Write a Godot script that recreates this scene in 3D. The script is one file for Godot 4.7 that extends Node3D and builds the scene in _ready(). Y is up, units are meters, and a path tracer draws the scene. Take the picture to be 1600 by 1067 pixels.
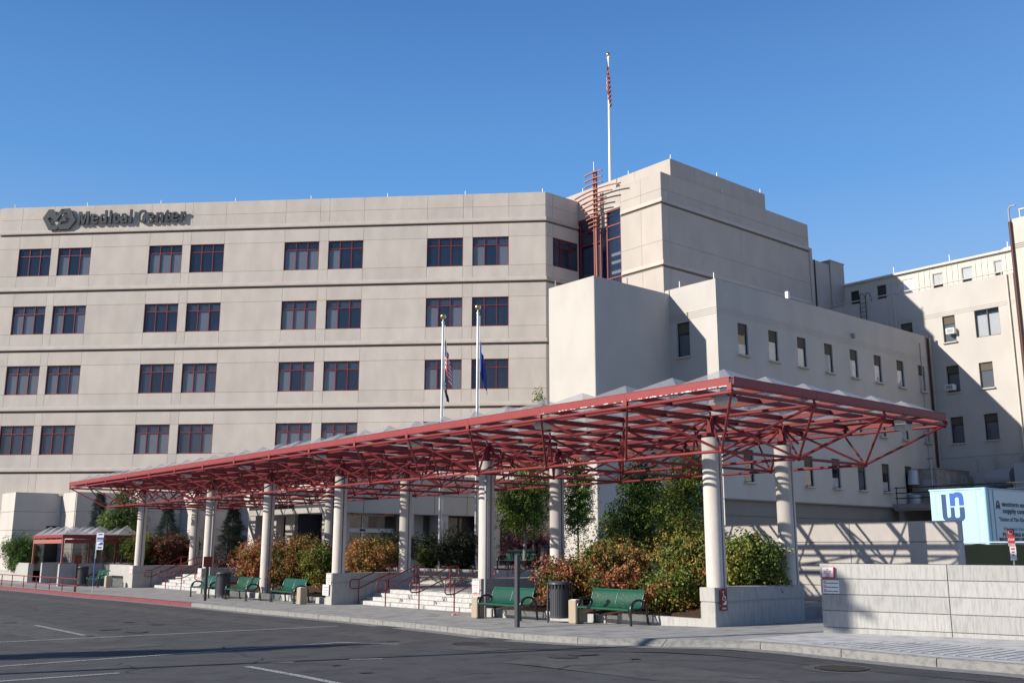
extends Node3D

# ---------------------------------------------------------------- helpers
const BAY := 3.05
const P0 := Vector3(4.667, 0, -20.919)
const CAN_YAW := -50.141      # canopy frame: local x = towards the right end, z = towards the road
const WING_YAW := -49.54
const FAC_YAW := -5.159
var M := {}
var used := {}
var CF: Transform3D           # canopy frame
var FF: Transform3D           # main facade frame
var TF: Transform3D           # tower frame
var WF: Transform3D           # old wing frame
var unit_cyl: Mesh
var unit_box: Mesh
var bold_font: Font
var serif_font: Font
var rng := RandomNumberGenerator.new()


class MB:
	var st := SurfaceTool.new()
	func _init():
		st.begin(Mesh.PRIMITIVE_TRIANGLES)
	func tri(a: Vector3, b: Vector3, c: Vector3, g := -1):
		st.set_smooth_group(g)
		st.add_vertex(a)
		st.set_smooth_group(g)
		st.add_vertex(c)
		st.set_smooth_group(g)
		st.add_vertex(b)
	func quad(a: Vector3, b: Vector3, c: Vector3, d: Vector3, g := -1):   # counter-clockwise seen from outside
		tri(a, b, c, g)
		tri(a, c, d, g)
	func box(c: Vector3, s: Vector3, bs := Basis()):
		var h := s / 2.0
		var p := []
		for i in 8:
			p.append(c + bs * Vector3(h.x if i & 1 else -h.x, h.y if i & 2 else -h.y, h.z if i & 4 else -h.z))
		quad(p[4], p[5], p[7], p[6])
		quad(p[1], p[0], p[2], p[3])
		quad(p[5], p[1], p[3], p[7])
		quad(p[0], p[4], p[6], p[2])
		quad(p[6], p[7], p[3], p[2])
		quad(p[0], p[1], p[5], p[4])
	func bbox(c: Vector3, s: Vector3, e := 0.02, bs := Basis()):   # box with chamfered edges
		var h := s / 2.0
		var v := func(sx, sy, sz, ax): return c + bs * Vector3(sx * (h.x - (0.0 if ax == 0 else e)), sy * (h.y - (0.0 if ax == 1 else e)), sz * (h.z - (0.0 if ax == 2 else e)))
		for s1 in [-1, 1]:
			var f := func(a, b, cc, d): if s1 > 0: quad(a, b, cc, d) else: quad(d, cc, b, a)
			f.call(v.call(s1, -1, 1, 0), v.call(s1, -1, -1, 0), v.call(s1, 1, -1, 0), v.call(s1, 1, 1, 0))
			f.call(v.call(-1, s1, 1, 1), v.call(1, s1, 1, 1), v.call(1, s1, -1, 1), v.call(-1, s1, -1, 1))
			f.call(v.call(-1, -1, s1, 2), v.call(1, -1, s1, 2), v.call(1, 1, s1, 2), v.call(-1, 1, s1, 2))
			for s2 in [-1, 1]:
				var f2 := func(a, b, cc, d): if s1 * s2 > 0: quad(a, b, cc, d) else: quad(d, cc, b, a)
				f2.call(v.call(s1, s2, -1, 1), v.call(s1, s2, 1, 1), v.call(s1, s2, 1, 0), v.call(s1, s2, -1, 0))
				f2.call(v.call(-1, s1, s2, 2), v.call(1, s1, s2, 2), v.call(1, s1, s2, 1), v.call(-1, s1, s2, 1))
				f2.call(v.call(s1, -1, s2, 0), v.call(s1, 1, s2, 0), v.call(s1, 1, s2, 2), v.call(s1, -1, s2, 2))
				for s3 in [-1, 1]:
					if s1 * s2 * s3 > 0:
						tri(v.call(s1, s2, s3, 0), v.call(s1, s2, s3, 1), v.call(s1, s2, s3, 2))
					else:
						tri(v.call(s1, s2, s3, 2), v.call(s1, s2, s3, 1), v.call(s1, s2, s3, 0))
	func tube(p: Vector3, q: Vector3, r0: float, r1 := -1.0, n := 8, caps := true):
		if r1 < 0.0: r1 = r0
		var d := (q - p).normalized()
		var u := d.cross(Vector3.UP if absf(d.y) < 0.9 else Vector3.RIGHT).normalized()
		var w := d.cross(u)
		for i in n:
			var a := TAU * i / n
			var b := TAU * (i + 1) / n
			var e := u * cos(a) + w * sin(a)
			var f := u * cos(b) + w * sin(b)
			quad(p + e * r0, p + f * r0, q + f * r1, q + e * r1, 1)
			if caps:
				tri(q, q + e * r1, q + f * r1)
				tri(p, p + f * r0, p + e * r0)
	func path(pts: Array, r: float, n := 8):
		# swept tube through points
		var rings := []
		var u := Vector3.ZERO
		for i in pts.size():
			var d: Vector3 = ((pts[mini(i + 1, pts.size() - 1)] - pts[maxi(i - 1, 0)]) as Vector3).normalized()
			if u == Vector3.ZERO:
				u = d.cross(Vector3.UP if absf(d.y) < 0.9 else Vector3.RIGHT).normalized()
			u = (u - d * u.dot(d)).normalized()
			var w := d.cross(u)
			var ring := []
			for k in n:
				var a := TAU * k / n
				ring.append(pts[i] + (u * cos(a) + w * sin(a)) * r)
			rings.append(ring)
		for i in rings.size() - 1:
			for k in n:
				var j := (k + 1) % n
				quad(rings[i][k], rings[i][j], rings[i + 1][j], rings[i + 1][k], 1)
		for k in n:
			var j := (k + 1) % n
			tri(pts[0], rings[0][j], rings[0][k])
			tri(pts[-1], rings[-1][k], rings[-1][j])
	func prism(poly: PackedVector2Array, z0: float, z1: float, xf := Transform3D()):   # polygon in xy, extruded along z
		if Geometry2D.is_polygon_clockwise(poly) == false:
			pass
		var area := 0.0
		for i in poly.size():
			area += poly[i].cross(poly[(i + 1) % poly.size()])
		if area < 0.0:
			poly.reverse()
		var t := Geometry2D.triangulate_polygon(poly)
		for i in range(0, t.size(), 3):
			var a := poly[t[i]]
			var b := poly[t[i + 1]]
			var c := poly[t[i + 2]]
			if (b - a).cross(c - a) < 0.0:
				var s := b
				b = c
				c = s
			tri(xf * Vector3(a.x, a.y, z1), xf * Vector3(b.x, b.y, z1), xf * Vector3(c.x, c.y, z1))
			tri(xf * Vector3(a.x, a.y, z0), xf * Vector3(c.x, c.y, z0), xf * Vector3(b.x, b.y, z0))
		for i in poly.size():
			var a := poly[i]
			var b := poly[(i + 1) % poly.size()]
			quad(xf * Vector3(a.x, a.y, z0), xf * Vector3(b.x, b.y, z0), xf * Vector3(b.x, b.y, z1), xf * Vector3(a.x, a.y, z1))
	func holed(x0: float, x1: float, y0: float, y1: float, holes: Array, depth: float, xf := Transform3D()):
		# wall face in the plane z = 0 facing +z; each hole is a Rect2 with a reveal going back by depth
		var xs := [x0, x1]
		var ys := [y0, y1]
		for h in holes:
			xs.append_array([h.position.x, h.end.x])
			ys.append_array([h.position.y, h.end.y])
		xs.sort()
		ys.sort()
		for i in xs.size() - 1:
			if xs[i + 1] - xs[i] < 1e-4: continue
			for j in ys.size() - 1:
				if ys[j + 1] - ys[j] < 1e-4: continue
				var m := Vector2((xs[i] + xs[i + 1]) / 2, (ys[j] + ys[j + 1]) / 2)
				if holes.any(func(h): return h.has_point(m)): continue
				quad(xf * Vector3(xs[i], ys[j], 0), xf * Vector3(xs[i + 1], ys[j], 0), xf * Vector3(xs[i + 1], ys[j + 1], 0), xf * Vector3(xs[i], ys[j + 1], 0))
		for h in holes:
			var a := Vector3(h.position.x, h.position.y, 0)
			var b := Vector3(h.end.x, h.position.y, 0)
			var c := Vector3(h.end.x, h.end.y, 0)
			var d := Vector3(h.position.x, h.end.y, 0)
			var k := Vector3(0, 0, -depth)
			for e in [[a, b], [b, c], [c, d], [d, a]]:
				quad(xf * (e[0] + k), xf * (e[1] + k), xf * e[1], xf * e[0])
	func mesh() -> ArrayMesh:
		st.generate_normals()
		return st.commit()


func lin(r: float, g: float, b: float, a := 1.0) -> Color:
	var c := Color(r, g, b).linear_to_srgb()
	c.a = a
	return c


func numbered(called: String) -> String:
	if not used.has(called):
		used[called] = 0
		return called
	used[called] += 1
	return "%s_%03d" % [called, used[called]]


func tag(o: Node, label := "", category := "", group := "", kind := ""):
	if label: o.set_meta("label", label)
	if category: o.set_meta("category", category)
	if group: o.set_meta("group", group)
	if kind: o.set_meta("kind", kind)
	return o


func thing(called: String, label: String, category: String, xf := Transform3D(), group := "") -> Node3D:
	var o := Node3D.new()
	o.name = numbered(called)
	o.transform = xf
	add_child(o)
	tag(o, label, category, group)
	return o


func part(parent: Node, called: String, mesh: Mesh, mat: Material, xf := Transform3D()) -> MeshInstance3D:
	var o := MeshInstance3D.new()
	var counter: Dictionary = parent.get_meta("_n") if parent.has_meta("_n") else {}
	if counter.has(called):
		counter[called] += 1
		o.name = "%s_%03d" % [called, counter[called]]
	else:
		counter[called] = 0
		o.name = called
	parent.set_meta("_n", counter)
	o.mesh = mesh
	o.material_override = mat
	o.transform = xf
	parent.add_child(o, true)
	return o


func solo(called: String, label: String, category: String, mesh: Mesh, mat: Material, xf := Transform3D(), group := "") -> MeshInstance3D:
	var o := MeshInstance3D.new()
	o.name = numbered(called)
	o.mesh = mesh
	o.material_override = mat
	o.transform = xf
	add_child(o)
	tag(o, label, category, group)
	return o


func struct(called: String, mesh: Mesh, mat: Material, xf := Transform3D()) -> MeshInstance3D:
	var o := MeshInstance3D.new()
	o.name = numbered(called)
	o.mesh = mesh
	o.material_override = mat
	o.transform = xf
	add_child(o)
	o.set_meta("kind", "structure")
	return o


func copy(o: Node3D, xf: Transform3D, label := "") -> Node3D:
	var c: Node3D = o.duplicate()
	var base := String(o.name)
	c.name = numbered(base.get_slice("_0", 0))
	c.transform = xf
	add_child(c)
	if label: c.set_meta("label", label)
	return c


func boxpart(parent: Node, called: String, c: Vector3, s: Vector3, mat: Material, bs := Basis()) -> MeshInstance3D:
	return part(parent, called, unit_box, mat, Transform3D(bs * Basis.from_scale(s), c))


func rod(parent: Node, called: String, p: Vector3, q: Vector3, r: float, mat: Material) -> MeshInstance3D:
	var d := (q - p)
	var y := d.normalized()
	var x := y.cross(Vector3.UP if absf(y.y) < 0.95 else Vector3.RIGHT).normalized()
	var z := x.cross(y)
	return part(parent, called, unit_cyl, mat, Transform3D(Basis(x * r, d, z * r), (p + q) / 2.0))


func yawed(deg: float, at := Vector3.ZERO) -> Transform3D:
	return Transform3D(Basis(Vector3.UP, deg_to_rad(deg)), at)


func cl(a: float, y: float, b: float) -> Vector3:      # canopy coordinates -> canopy local
	return Vector3(-a, y, -b)


func cw(a: float, y: float, b: float) -> Vector3:      # canopy coordinates -> world
	return CF * Vector3(-a, y, -b)


func lerp_table(xs: Array, ys: Array, x: float) -> float:
	if x <= xs[0]: return ys[0]
	for i in xs.size() - 1:
		if x <= xs[i + 1]:
			var t: float = (x - xs[i]) / (xs[i + 1] - xs[i])
			return lerpf(ys[i], ys[i + 1], t)
	return ys[-1]


func gh(a: float) -> float:       # height of the pavement along the canopy
	return lerp_table([-60, -12, -6, 0, 3, 6, 12, 20, 45, 200], [0.25, 0.08, 0.04, -0.02, -0.1, -0.2, -0.31, -0.34, -0.34, -0.34], a)


func kerb_b(a: float) -> float:   # line of the kerb
	return lerp_table([-40, -12, -5.9, -4.4, -2.5, -1.5, -0.3, 0.8, 2.9, 5.2, 8.7, 11, 13.5, 16.3, 20, 25.6, 31.6, 35.6, 42.7, 47.3, 60, 150], [-6, -2.2, -1.0, -1.0, -0.7, -0.5, -0.5, -1.1, -1.75, -1.6, -1.0, -0.65, -0.5, -0.55, -0.72, -0.85, -1.25, -1.65, -1.95, -2.3, -2.8, -5], a)


func ground_strip(a0: float, a1: float, step: float, bf: Callable, bb: Callable, off: float, nb := 1) -> Mesh:
	var m := MB.new()
	var a := a0
	while a < a1 - 1e-4:
		var e := minf(a + step, a1)
		for k in nb:
			var f0: float = lerpf(bf.call(a), bb.call(a), float(k) / nb)
			var f1: float = lerpf(bf.call(e), bb.call(e), float(k) / nb)
			var g0: float = lerpf(bf.call(a), bb.call(a), float(k + 1) / nb)
			var g1: float = lerpf(bf.call(e), bb.call(e), float(k + 1) / nb)
			m.quad(cw(e, gh(e) + off, f1), cw(a, gh(a) + off, f0), cw(a, gh(a) + off, g0), cw(e, gh(e) + off, g1), 2)
		a = e
	return m.mesh()


func text_mesh(t: String, h: float, depth := 0.01, font: Font = null) -> TextMesh:
	var m := TextMesh.new()
	m.text = t
	m.font = font if font else bold_font
	m.font_size = 48
	m.pixel_size = h / 34.0        # capital letters about h tall
	m.depth = depth
	m.curve_step = 1.0
	return m


# ---------------------------------------------------------------- materials
func noise_tex(size: int, freq: float, octaves: int, lo: float, hi: float, sd: int, kind := FastNoiseLite.TYPE_SIMPLEX_SMOOTH, mid := -1.0) -> NoiseTexture2D:
	var n := FastNoiseLite.new()
	n.seed = sd
	n.noise_type = kind
	n.frequency = freq
	n.fractal_octaves = octaves
	var t := NoiseTexture2D.new()
	t.width = size
	t.height = size
	t.seamless = true
	t.noise = n
	var g := Gradient.new()
	g.set_color(0, Color(lo, lo, lo))
	g.set_color(1, Color(hi, hi, hi))
	if mid >= 0.0:
		g.add_point(0.5, Color(mid, mid, mid))
	t.color_ramp = g
	return t


func mat(called: String, c0: Color, rough: float, tex: Texture2D = null, scale := Vector3.ONE, tex2: Texture2D = null, scale2 := Vector3.ONE, bump: Texture2D = null, bump_cm := 0.0) -> StandardMaterial3D:
	var m := StandardMaterial3D.new()
	m.resource_name = called
	var c := c0
	m.albedo_color = c
	m.roughness = rough
	m.metallic_specular = 0.4
	if tex:
		m.albedo_texture = tex
	if tex or bump:
		m.uv1_triplanar = true
		m.uv1_world_triplanar = true
		m.uv1_triplanar_sharpness = 8.0
		m.uv1_scale = scale
	if tex2:
		m.detail_enabled = true
		m.detail_albedo = tex2
		m.detail_blend_mode = BaseMaterial3D.BLEND_MODE_MUL
		m.detail_uv_layer = BaseMaterial3D.DETAIL_UV_2
		m.uv2_triplanar = true
		m.uv2_world_triplanar = true
		m.uv2_scale = scale2
	if bump:
		m.heightmap_enabled = true
		m.heightmap_texture = bump
		m.heightmap_scale = bump_cm
	M[called] = m
	return m


func glass(called: String, c: Color, a: float) -> StandardMaterial3D:
	var m := mat(called, c, 0.03)
	m.albedo_color.a = a
	m.transparency = BaseMaterial3D.TRANSPARENCY_ALPHA
	m.metallic_specular = 0.5
	return m


func make_materials():
	var fine := noise_tex(512, 0.08, 4, 0.93, 1.0, 1)
	var grain := noise_tex(512, 0.25, 3, 0.84, 1.0, 2)
	var cloudy := noise_tex(512, 0.012, 5, 0.92, 1.0, 3)
	var stain := noise_tex(1024, 0.014, 6, 0.74, 1.0, 4, FastNoiseLite.TYPE_SIMPLEX_SMOOTH, 0.94)
	var streak := noise_tex(1024, 0.02, 6, 0.83, 1.0, 14, FastNoiseLite.TYPE_SIMPLEX_SMOOTH, 0.96)
	var bumpy := noise_tex(512, 0.12, 4, 0.0, 1.0, 5)
	var V := Vector3.ONE
	for i in 3:
		var k: float = [1.0, 0.965, 1.03][i]
		mat("precast_%d" % i, lin(0.635 * k, 0.575 * k, 0.508 * k), 0.85, cloudy, Vector3(0.11, 0.05, 0.11), fine, V * 0.9, bumpy, 0.4)
	for i in 3:
		var k: float = [1.0, 0.965, 1.03][i]
		mat("tower_precast_%d" % i, lin(0.50 * k, 0.455 * k, 0.41 * k), 0.85, cloudy, Vector3(0.11, 0.05, 0.11), fine, V * 0.9, bumpy, 0.4)
	mat("precast_ledge", lin(0.57, 0.505, 0.445), 0.85, cloudy, V * 0.13, fine, V * 0.9)
	mat("joint", lin(0.16, 0.14, 0.12), 0.95)
	mat("stucco", lin(0.545, 0.518, 0.48), 0.9, cloudy, Vector3(0.09, 0.04, 0.09), fine, V * 0.7, bumpy, 0.3)
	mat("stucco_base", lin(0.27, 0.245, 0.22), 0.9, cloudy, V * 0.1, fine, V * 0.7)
	mat("concrete", lin(0.50, 0.49, 0.465), 0.88, streak, Vector3(0.5, 0.07, 0.5), grain, V * 1.7, bumpy, 0.5)
	for i in 3:
		var k: float = [1.0, 0.93, 1.05][i]
		mat("wall_concrete_%d" % i, lin(0.455 * k, 0.45 * k, 0.432 * k), 0.88, streak, Vector3(0.8, 0.09, 0.8), fine, V * 1.3, bumpy, 0.5)
	mat("concrete_dark", lin(0.26, 0.255, 0.24), 0.88, streak, Vector3(0.5, 0.07, 0.5), grain, V * 1.7, bumpy, 0.5)
	mat("column", lin(0.64, 0.595, 0.55), 0.8, cloudy, Vector3(0.8, 0.2, 0.8), fine, V * 1.5, bumpy, 0.2)
	mat("pavement", lin(0.40, 0.395, 0.385), 0.9, stain, V * 0.09, grain, V * 0.9, bumpy, 0.4)
	mat("pavement_light", lin(0.62, 0.615, 0.60), 0.9, stain, V * 0.13, grain, V * 0.9, bumpy, 0.4)
	mat("kerb", lin(0.29, 0.285, 0.27), 0.9, stain, V * 0.4, grain, V * 1.3, bumpy, 0.5)
	mat("kerb_red", lin(0.235, 0.045, 0.058), 0.75, stain, V * 0.55, grain, V * 1.3, bumpy, 0.5)
	mat("step", lin(0.62, 0.61, 0.59), 0.9, stain, V * 0.35, grain, V * 1.3)
	mat("asphalt", lin(0.085, 0.085, 0.088), 0.93, stain, V * 0.07, grain, V * 1.1, bumpy, 0.7)
	mat("asphalt_patch", lin(0.105, 0.104, 0.103), 0.93, stain, V * 0.1, grain, V * 1.1, bumpy, 0.7)
	mat("asphalt_dark", lin(0.068, 0.068, 0.071), 0.93, stain, V * 0.1, grain, V * 1.1, bumpy, 0.7)
	var worn := mat("road_paint", lin(0.48, 0.48, 0.47), 0.85)
	var wt := noise_tex(512, 0.06, 5, 0.0, 1.0, 9)
	var g := Gradient.new()
	g.set_color(0, Color(1, 1, 1, 0))
	g.set_color(1, Color(1, 1, 1, 1))
	g.set_offset(0, 0.30)
	g.set_offset(1, 0.62)
	wt.color_ramp = g
	worn.albedo_texture = wt
	worn.uv1_triplanar = true
	worn.uv1_world_triplanar = true
	worn.uv1_scale = V * 0.8
	worn.transparency = BaseMaterial3D.TRANSPARENCY_ALPHA
	mat("earth", lin(0.34, 0.28, 0.22), 0.95, stain, V * 0.05)
	mat("mulch", lin(0.115, 0.062, 0.04), 0.95, grain, V * 1.2, stain, V * 0.6, bumpy, 3.0)
	mat("red_steel", lin(0.235, 0.034, 0.036), 0.42, cloudy, V * 0.5, fine, V * 2.0)
	mat("red_beam", lin(0.29, 0.042, 0.044), 0.5, cloudy, V * 0.4, fine, V * 2.0)
	mat("red_frame", lin(0.20, 0.032, 0.036), 0.5)
	mat("coral_steel", lin(0.34, 0.115, 0.085), 0.5)
	mat("spire_red", lin(0.24, 0.075, 0.055), 0.5)
	mat("white_post", lin(0.75, 0.75, 0.74), 0.5)
	var acr := mat("acrylic", lin(0.62, 0.62, 0.64), 0.3, cloudy, V * 0.5)
	acr.albedo_color.a = 0.36
	acr.transparency = BaseMaterial3D.TRANSPARENCY_ALPHA
	acr.backlight_enabled = true
	acr.backlight = Color(0.35, 0.35, 0.36)
	glass("pane", lin(0.026, 0.040, 0.082), 0.34)
	glass("pane_clear", lin(0.010, 0.014, 0.016), 0.16)
	glass("shelter_glass", lin(0.02, 0.024, 0.026), 0.35)
	mat("blind", lin(0.72, 0.76, 0.80), 0.8)
	mat("blind_dark", lin(0.17, 0.20, 0.25), 0.8)
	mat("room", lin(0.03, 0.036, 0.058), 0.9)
	mat("dark_frame", lin(0.03, 0.027, 0.025), 0.5)
	mat("brown_frame", lin(0.07, 0.028, 0.022), 0.5)
	mat("white_frame", lin(0.62, 0.62, 0.60), 0.5)
	mat("shade_cloth", lin(0.10, 0.085, 0.065), 0.9)
	mat("sash_blind", lin(0.85, 0.88, 0.90), 0.7)
	mat("sign_grey", lin(0.030, 0.042, 0.050), 0.5)
	mat("green_steel", lin(0.005, 0.072, 0.040), 0.32)
	M["green_steel"].metallic_specular = 0.55
	mat("black_steel", lin(0.012, 0.012, 0.013), 0.3)
	M["black_steel"].metallic_specular = 0.6
	mat("bin_grey", lin(0.055, 0.058, 0.066), 0.4)
	mat("urn", lin(0.42, 0.35, 0.26), 0.9, grain, V * 3.0)
	var pole := mat("pole_metal", lin(0.62, 0.63, 0.65), 0.32)
	pole.metallic = 0.7
	var gold := mat("gold", lin(0.65, 0.45, 0.16), 0.25)
	gold.metallic = 1.0
	var galv := mat("galvanised", lin(0.42, 0.44, 0.47), 0.4, cloudy, V * 0.4)
	galv.metallic = 0.35
	mat("unit_metal", lin(0.34, 0.31, 0.28), 0.6, stain, V * 0.25, fine, V)
	mat("grey_metal", lin(0.30, 0.31, 0.32), 0.6)
	mat("tan_metal", lin(0.60, 0.56, 0.50), 0.7, cloudy, V * 0.2)
	mat("truck_front", lin(0.36, 0.62, 0.74), 0.4)
	mat("truck_side", lin(0.47, 0.60, 0.64), 0.4)
	mat("truck_trim", lin(0.20, 0.42, 0.52), 0.4)
	mat("logo_blue", lin(0.02, 0.09, 0.38), 0.5)
	mat("logo_navy", lin(0.012, 0.05, 0.14), 0.5)
	mat("white_paint", lin(0.78, 0.78, 0.77), 0.5)
	mat("text_grey", lin(0.06, 0.075, 0.085), 0.6)
	mat("text_red", lin(0.55, 0.05, 0.05), 0.6)
	mat("text_black", lin(0.02, 0.02, 0.022), 0.6)
	mat("text_white", lin(0.75, 0.75, 0.75), 0.6)
	mat("sign_maroon", lin(0.20, 0.035, 0.025), 0.5)
	mat("sign_red", lin(0.5, 0.05, 0.045), 0.5)
	mat("sign_blue", lin(0.035, 0.09, 0.36), 0.5)
	mat("blue_pole", lin(0.06, 0.10, 0.25), 0.4)
	mat("fence_green", lin(0.004, 0.009, 0.006), 0.95)
	mat("lamp_lens", lin(0.62, 0.62, 0.60), 0.35)
	mat("bark", lin(0.10, 0.075, 0.055), 0.95, grain, Vector3(4, 0.6, 4))
	mat("pale_bark", lin(0.32, 0.29, 0.25), 0.9, grain, Vector3(4, 0.6, 4))
	mat("iron", lin(0.075, 0.064, 0.058), 0.7, grain, V * 3.0)
	mat("wood_pole", lin(0.10, 0.07, 0.05), 0.95, grain, Vector3(4, 0.3, 4))
	mat("orange_lamp", lin(0.75, 0.25, 0.06), 0.5)
	mat("tar", lin(0.045, 0.045, 0.047), 0.8)
	mat("litter", lin(0.7, 0.25, 0.25), 0.6)
	for n in ["leaf", "needle"]:
		var m := mat(n, Color.WHITE, 0.5 if n == "leaf" else 0.7)
		m.vertex_color_use_as_albedo = true
		m.metallic_specular = 0.35
		m.cull_mode = BaseMaterial3D.CULL_DISABLED
		m.backlight_enabled = true
		m.backlight = Color(0.6, 0.6, 0.45) if n == "leaf" else Color(0.2, 0.2, 0.2)


func _ready():
	# camera, sky, sun, exposure
	var cam := Camera3D.new()
	cam.name = "camera"
	cam.fov = 37.841
	cam.near = 0.1
	cam.far = 4000.0
	cam.transform = Transform3D(Basis(Vector3.RIGHT, deg_to_rad(11.749)) * Basis(Vector3.BACK, deg_to_rad(0.067)), Vector3(0, 1.75, 0))
	add_child(cam)
	var env := Environment.new()
	env.background_mode = Environment.BG_SKY
	var sm := PanoramaSkyMaterial.new()
	sm.panorama = clear_sky()
	env.sky = Sky.new()
	env.sky.sky_material = sm
	env.tonemap_mode = Environment.TONE_MAPPER_LINEAR
	env.tonemap_exposure = 1.4
	env.sdfgi_enabled = true
	env.ssao_enabled = true
	env.ssil_enabled = true
	var we := WorldEnvironment.new()
	we.name = "environment"
	we.environment = env
	add_child(we)
	var sun := DirectionalLight3D.new()
	sun.name = "sun"
	sun.light_color = Color(1.0, 0.965, 0.915)
	sun.light_energy = 1.6
	sun.light_angular_distance = 0.53
	sun.shadow_enabled = true
	sun.sky_mode = DirectionalLight3D.SKY_MODE_LIGHT_ONLY
	sun.basis = Basis.looking_at(-SUN)
	add_child(sun)

	rng.seed = 11
	CF = yawed(CAN_YAW, P0)
	FF = yawed(FAC_YAW, Vector3(-6.8654, 0, -66.0))
	TF = yawed(WING_YAW, Vector3(2.461, 0, -65.158))
	WF = Transform3D(Basis(Vector3.UP, deg_to_rad(WING_YAW)) * 0.9312, Vector3(2.030, 0.12, -53.755))
	var cy := CylinderMesh.new()
	cy.top_radius = 1.0
	cy.bottom_radius = 1.0
	cy.height = 1.0
	cy.radial_segments = 10
	cy.rings = 0
	unit_cyl = cy
	unit_box = BoxMesh.new()
	var f := SystemFont.new()
	f.font_names = PackedStringArray(["Droid Sans"])
	f.font_weight = 700
	bold_font = f
	var f2 := SystemFont.new()
	f2.font_names = PackedStringArray(["Droid Serif"])
	f2.font_italic = true
	serif_font = f2
	make_materials()
	make_flags()
	build_ground()
	build_facade()
	build_tower()
	build_wing()
	build_far_buildings()
	build_ground_floor()
	build_planters()
	build_canopy()
	build_shelter()
	build_furniture()
	build_right_side()
	build_plants()
	build_off_frame()
	strip_meta(self)


const SUN := Vector3(-0.863, 0.419, 0.280)


func clear_sky() -> ImageTexture:
	# cloudless morning air: deep blue overhead, paler towards the horizon, a soft aureole round the sun
	var im := Image.create(256, 128, false, Image.FORMAT_RGBF)
	var es := [-90.0, -3.0, 0.0, 5.0, 12.0, 20.2, 30.5, 50.0, 90.0]
	var cs := [Vector3(0.16, 0.14, 0.115), Vector3(0.32, 0.28, 0.24), Vector3(0.54, 0.52, 0.50), Vector3(0.44, 0.48, 0.54), Vector3(0.20, 0.345, 0.57), Vector3(0.093, 0.245, 0.52), Vector3(0.050, 0.150, 0.375), Vector3(0.030, 0.095, 0.26), Vector3(0.022, 0.070, 0.19)]
	var sn := SUN.normalized()
	for y in 128:
		var e := 90.0 - (y + 0.5) / 128.0 * 180.0
		var c := Vector3.ZERO
		for i in es.size() - 1:
			if e >= es[i] and e <= es[i + 1]:
				c = (cs[i] as Vector3).lerp(cs[i + 1], (e - es[i]) / (es[i + 1] - es[i]))
		for x in 256:
			var az := (x + 0.5) / 256.0 * TAU - PI        # 0 looks along -z
			var d := Vector3(sin(az) * cos(deg_to_rad(e)), sin(deg_to_rad(e)), -cos(az) * cos(deg_to_rad(e)))
			var k := c
			if e > -3.0:
				var ang := rad_to_deg(acos(clampf(d.dot(sn), -1.0, 1.0)))
				k = c * (1.0 + 0.10 * d.dot(sn)) + Vector3(0.5, 0.46, 0.40) * exp(-ang / 11.0)
			im.set_pixel(x, y, Color(k.x, k.y, k.z))
	return ImageTexture.create_from_image(im)


func strip_meta(n: Node):
	if n.has_meta("_n"): n.remove_meta("_n")
	for c in n.get_children(): strip_meta(c)


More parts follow.
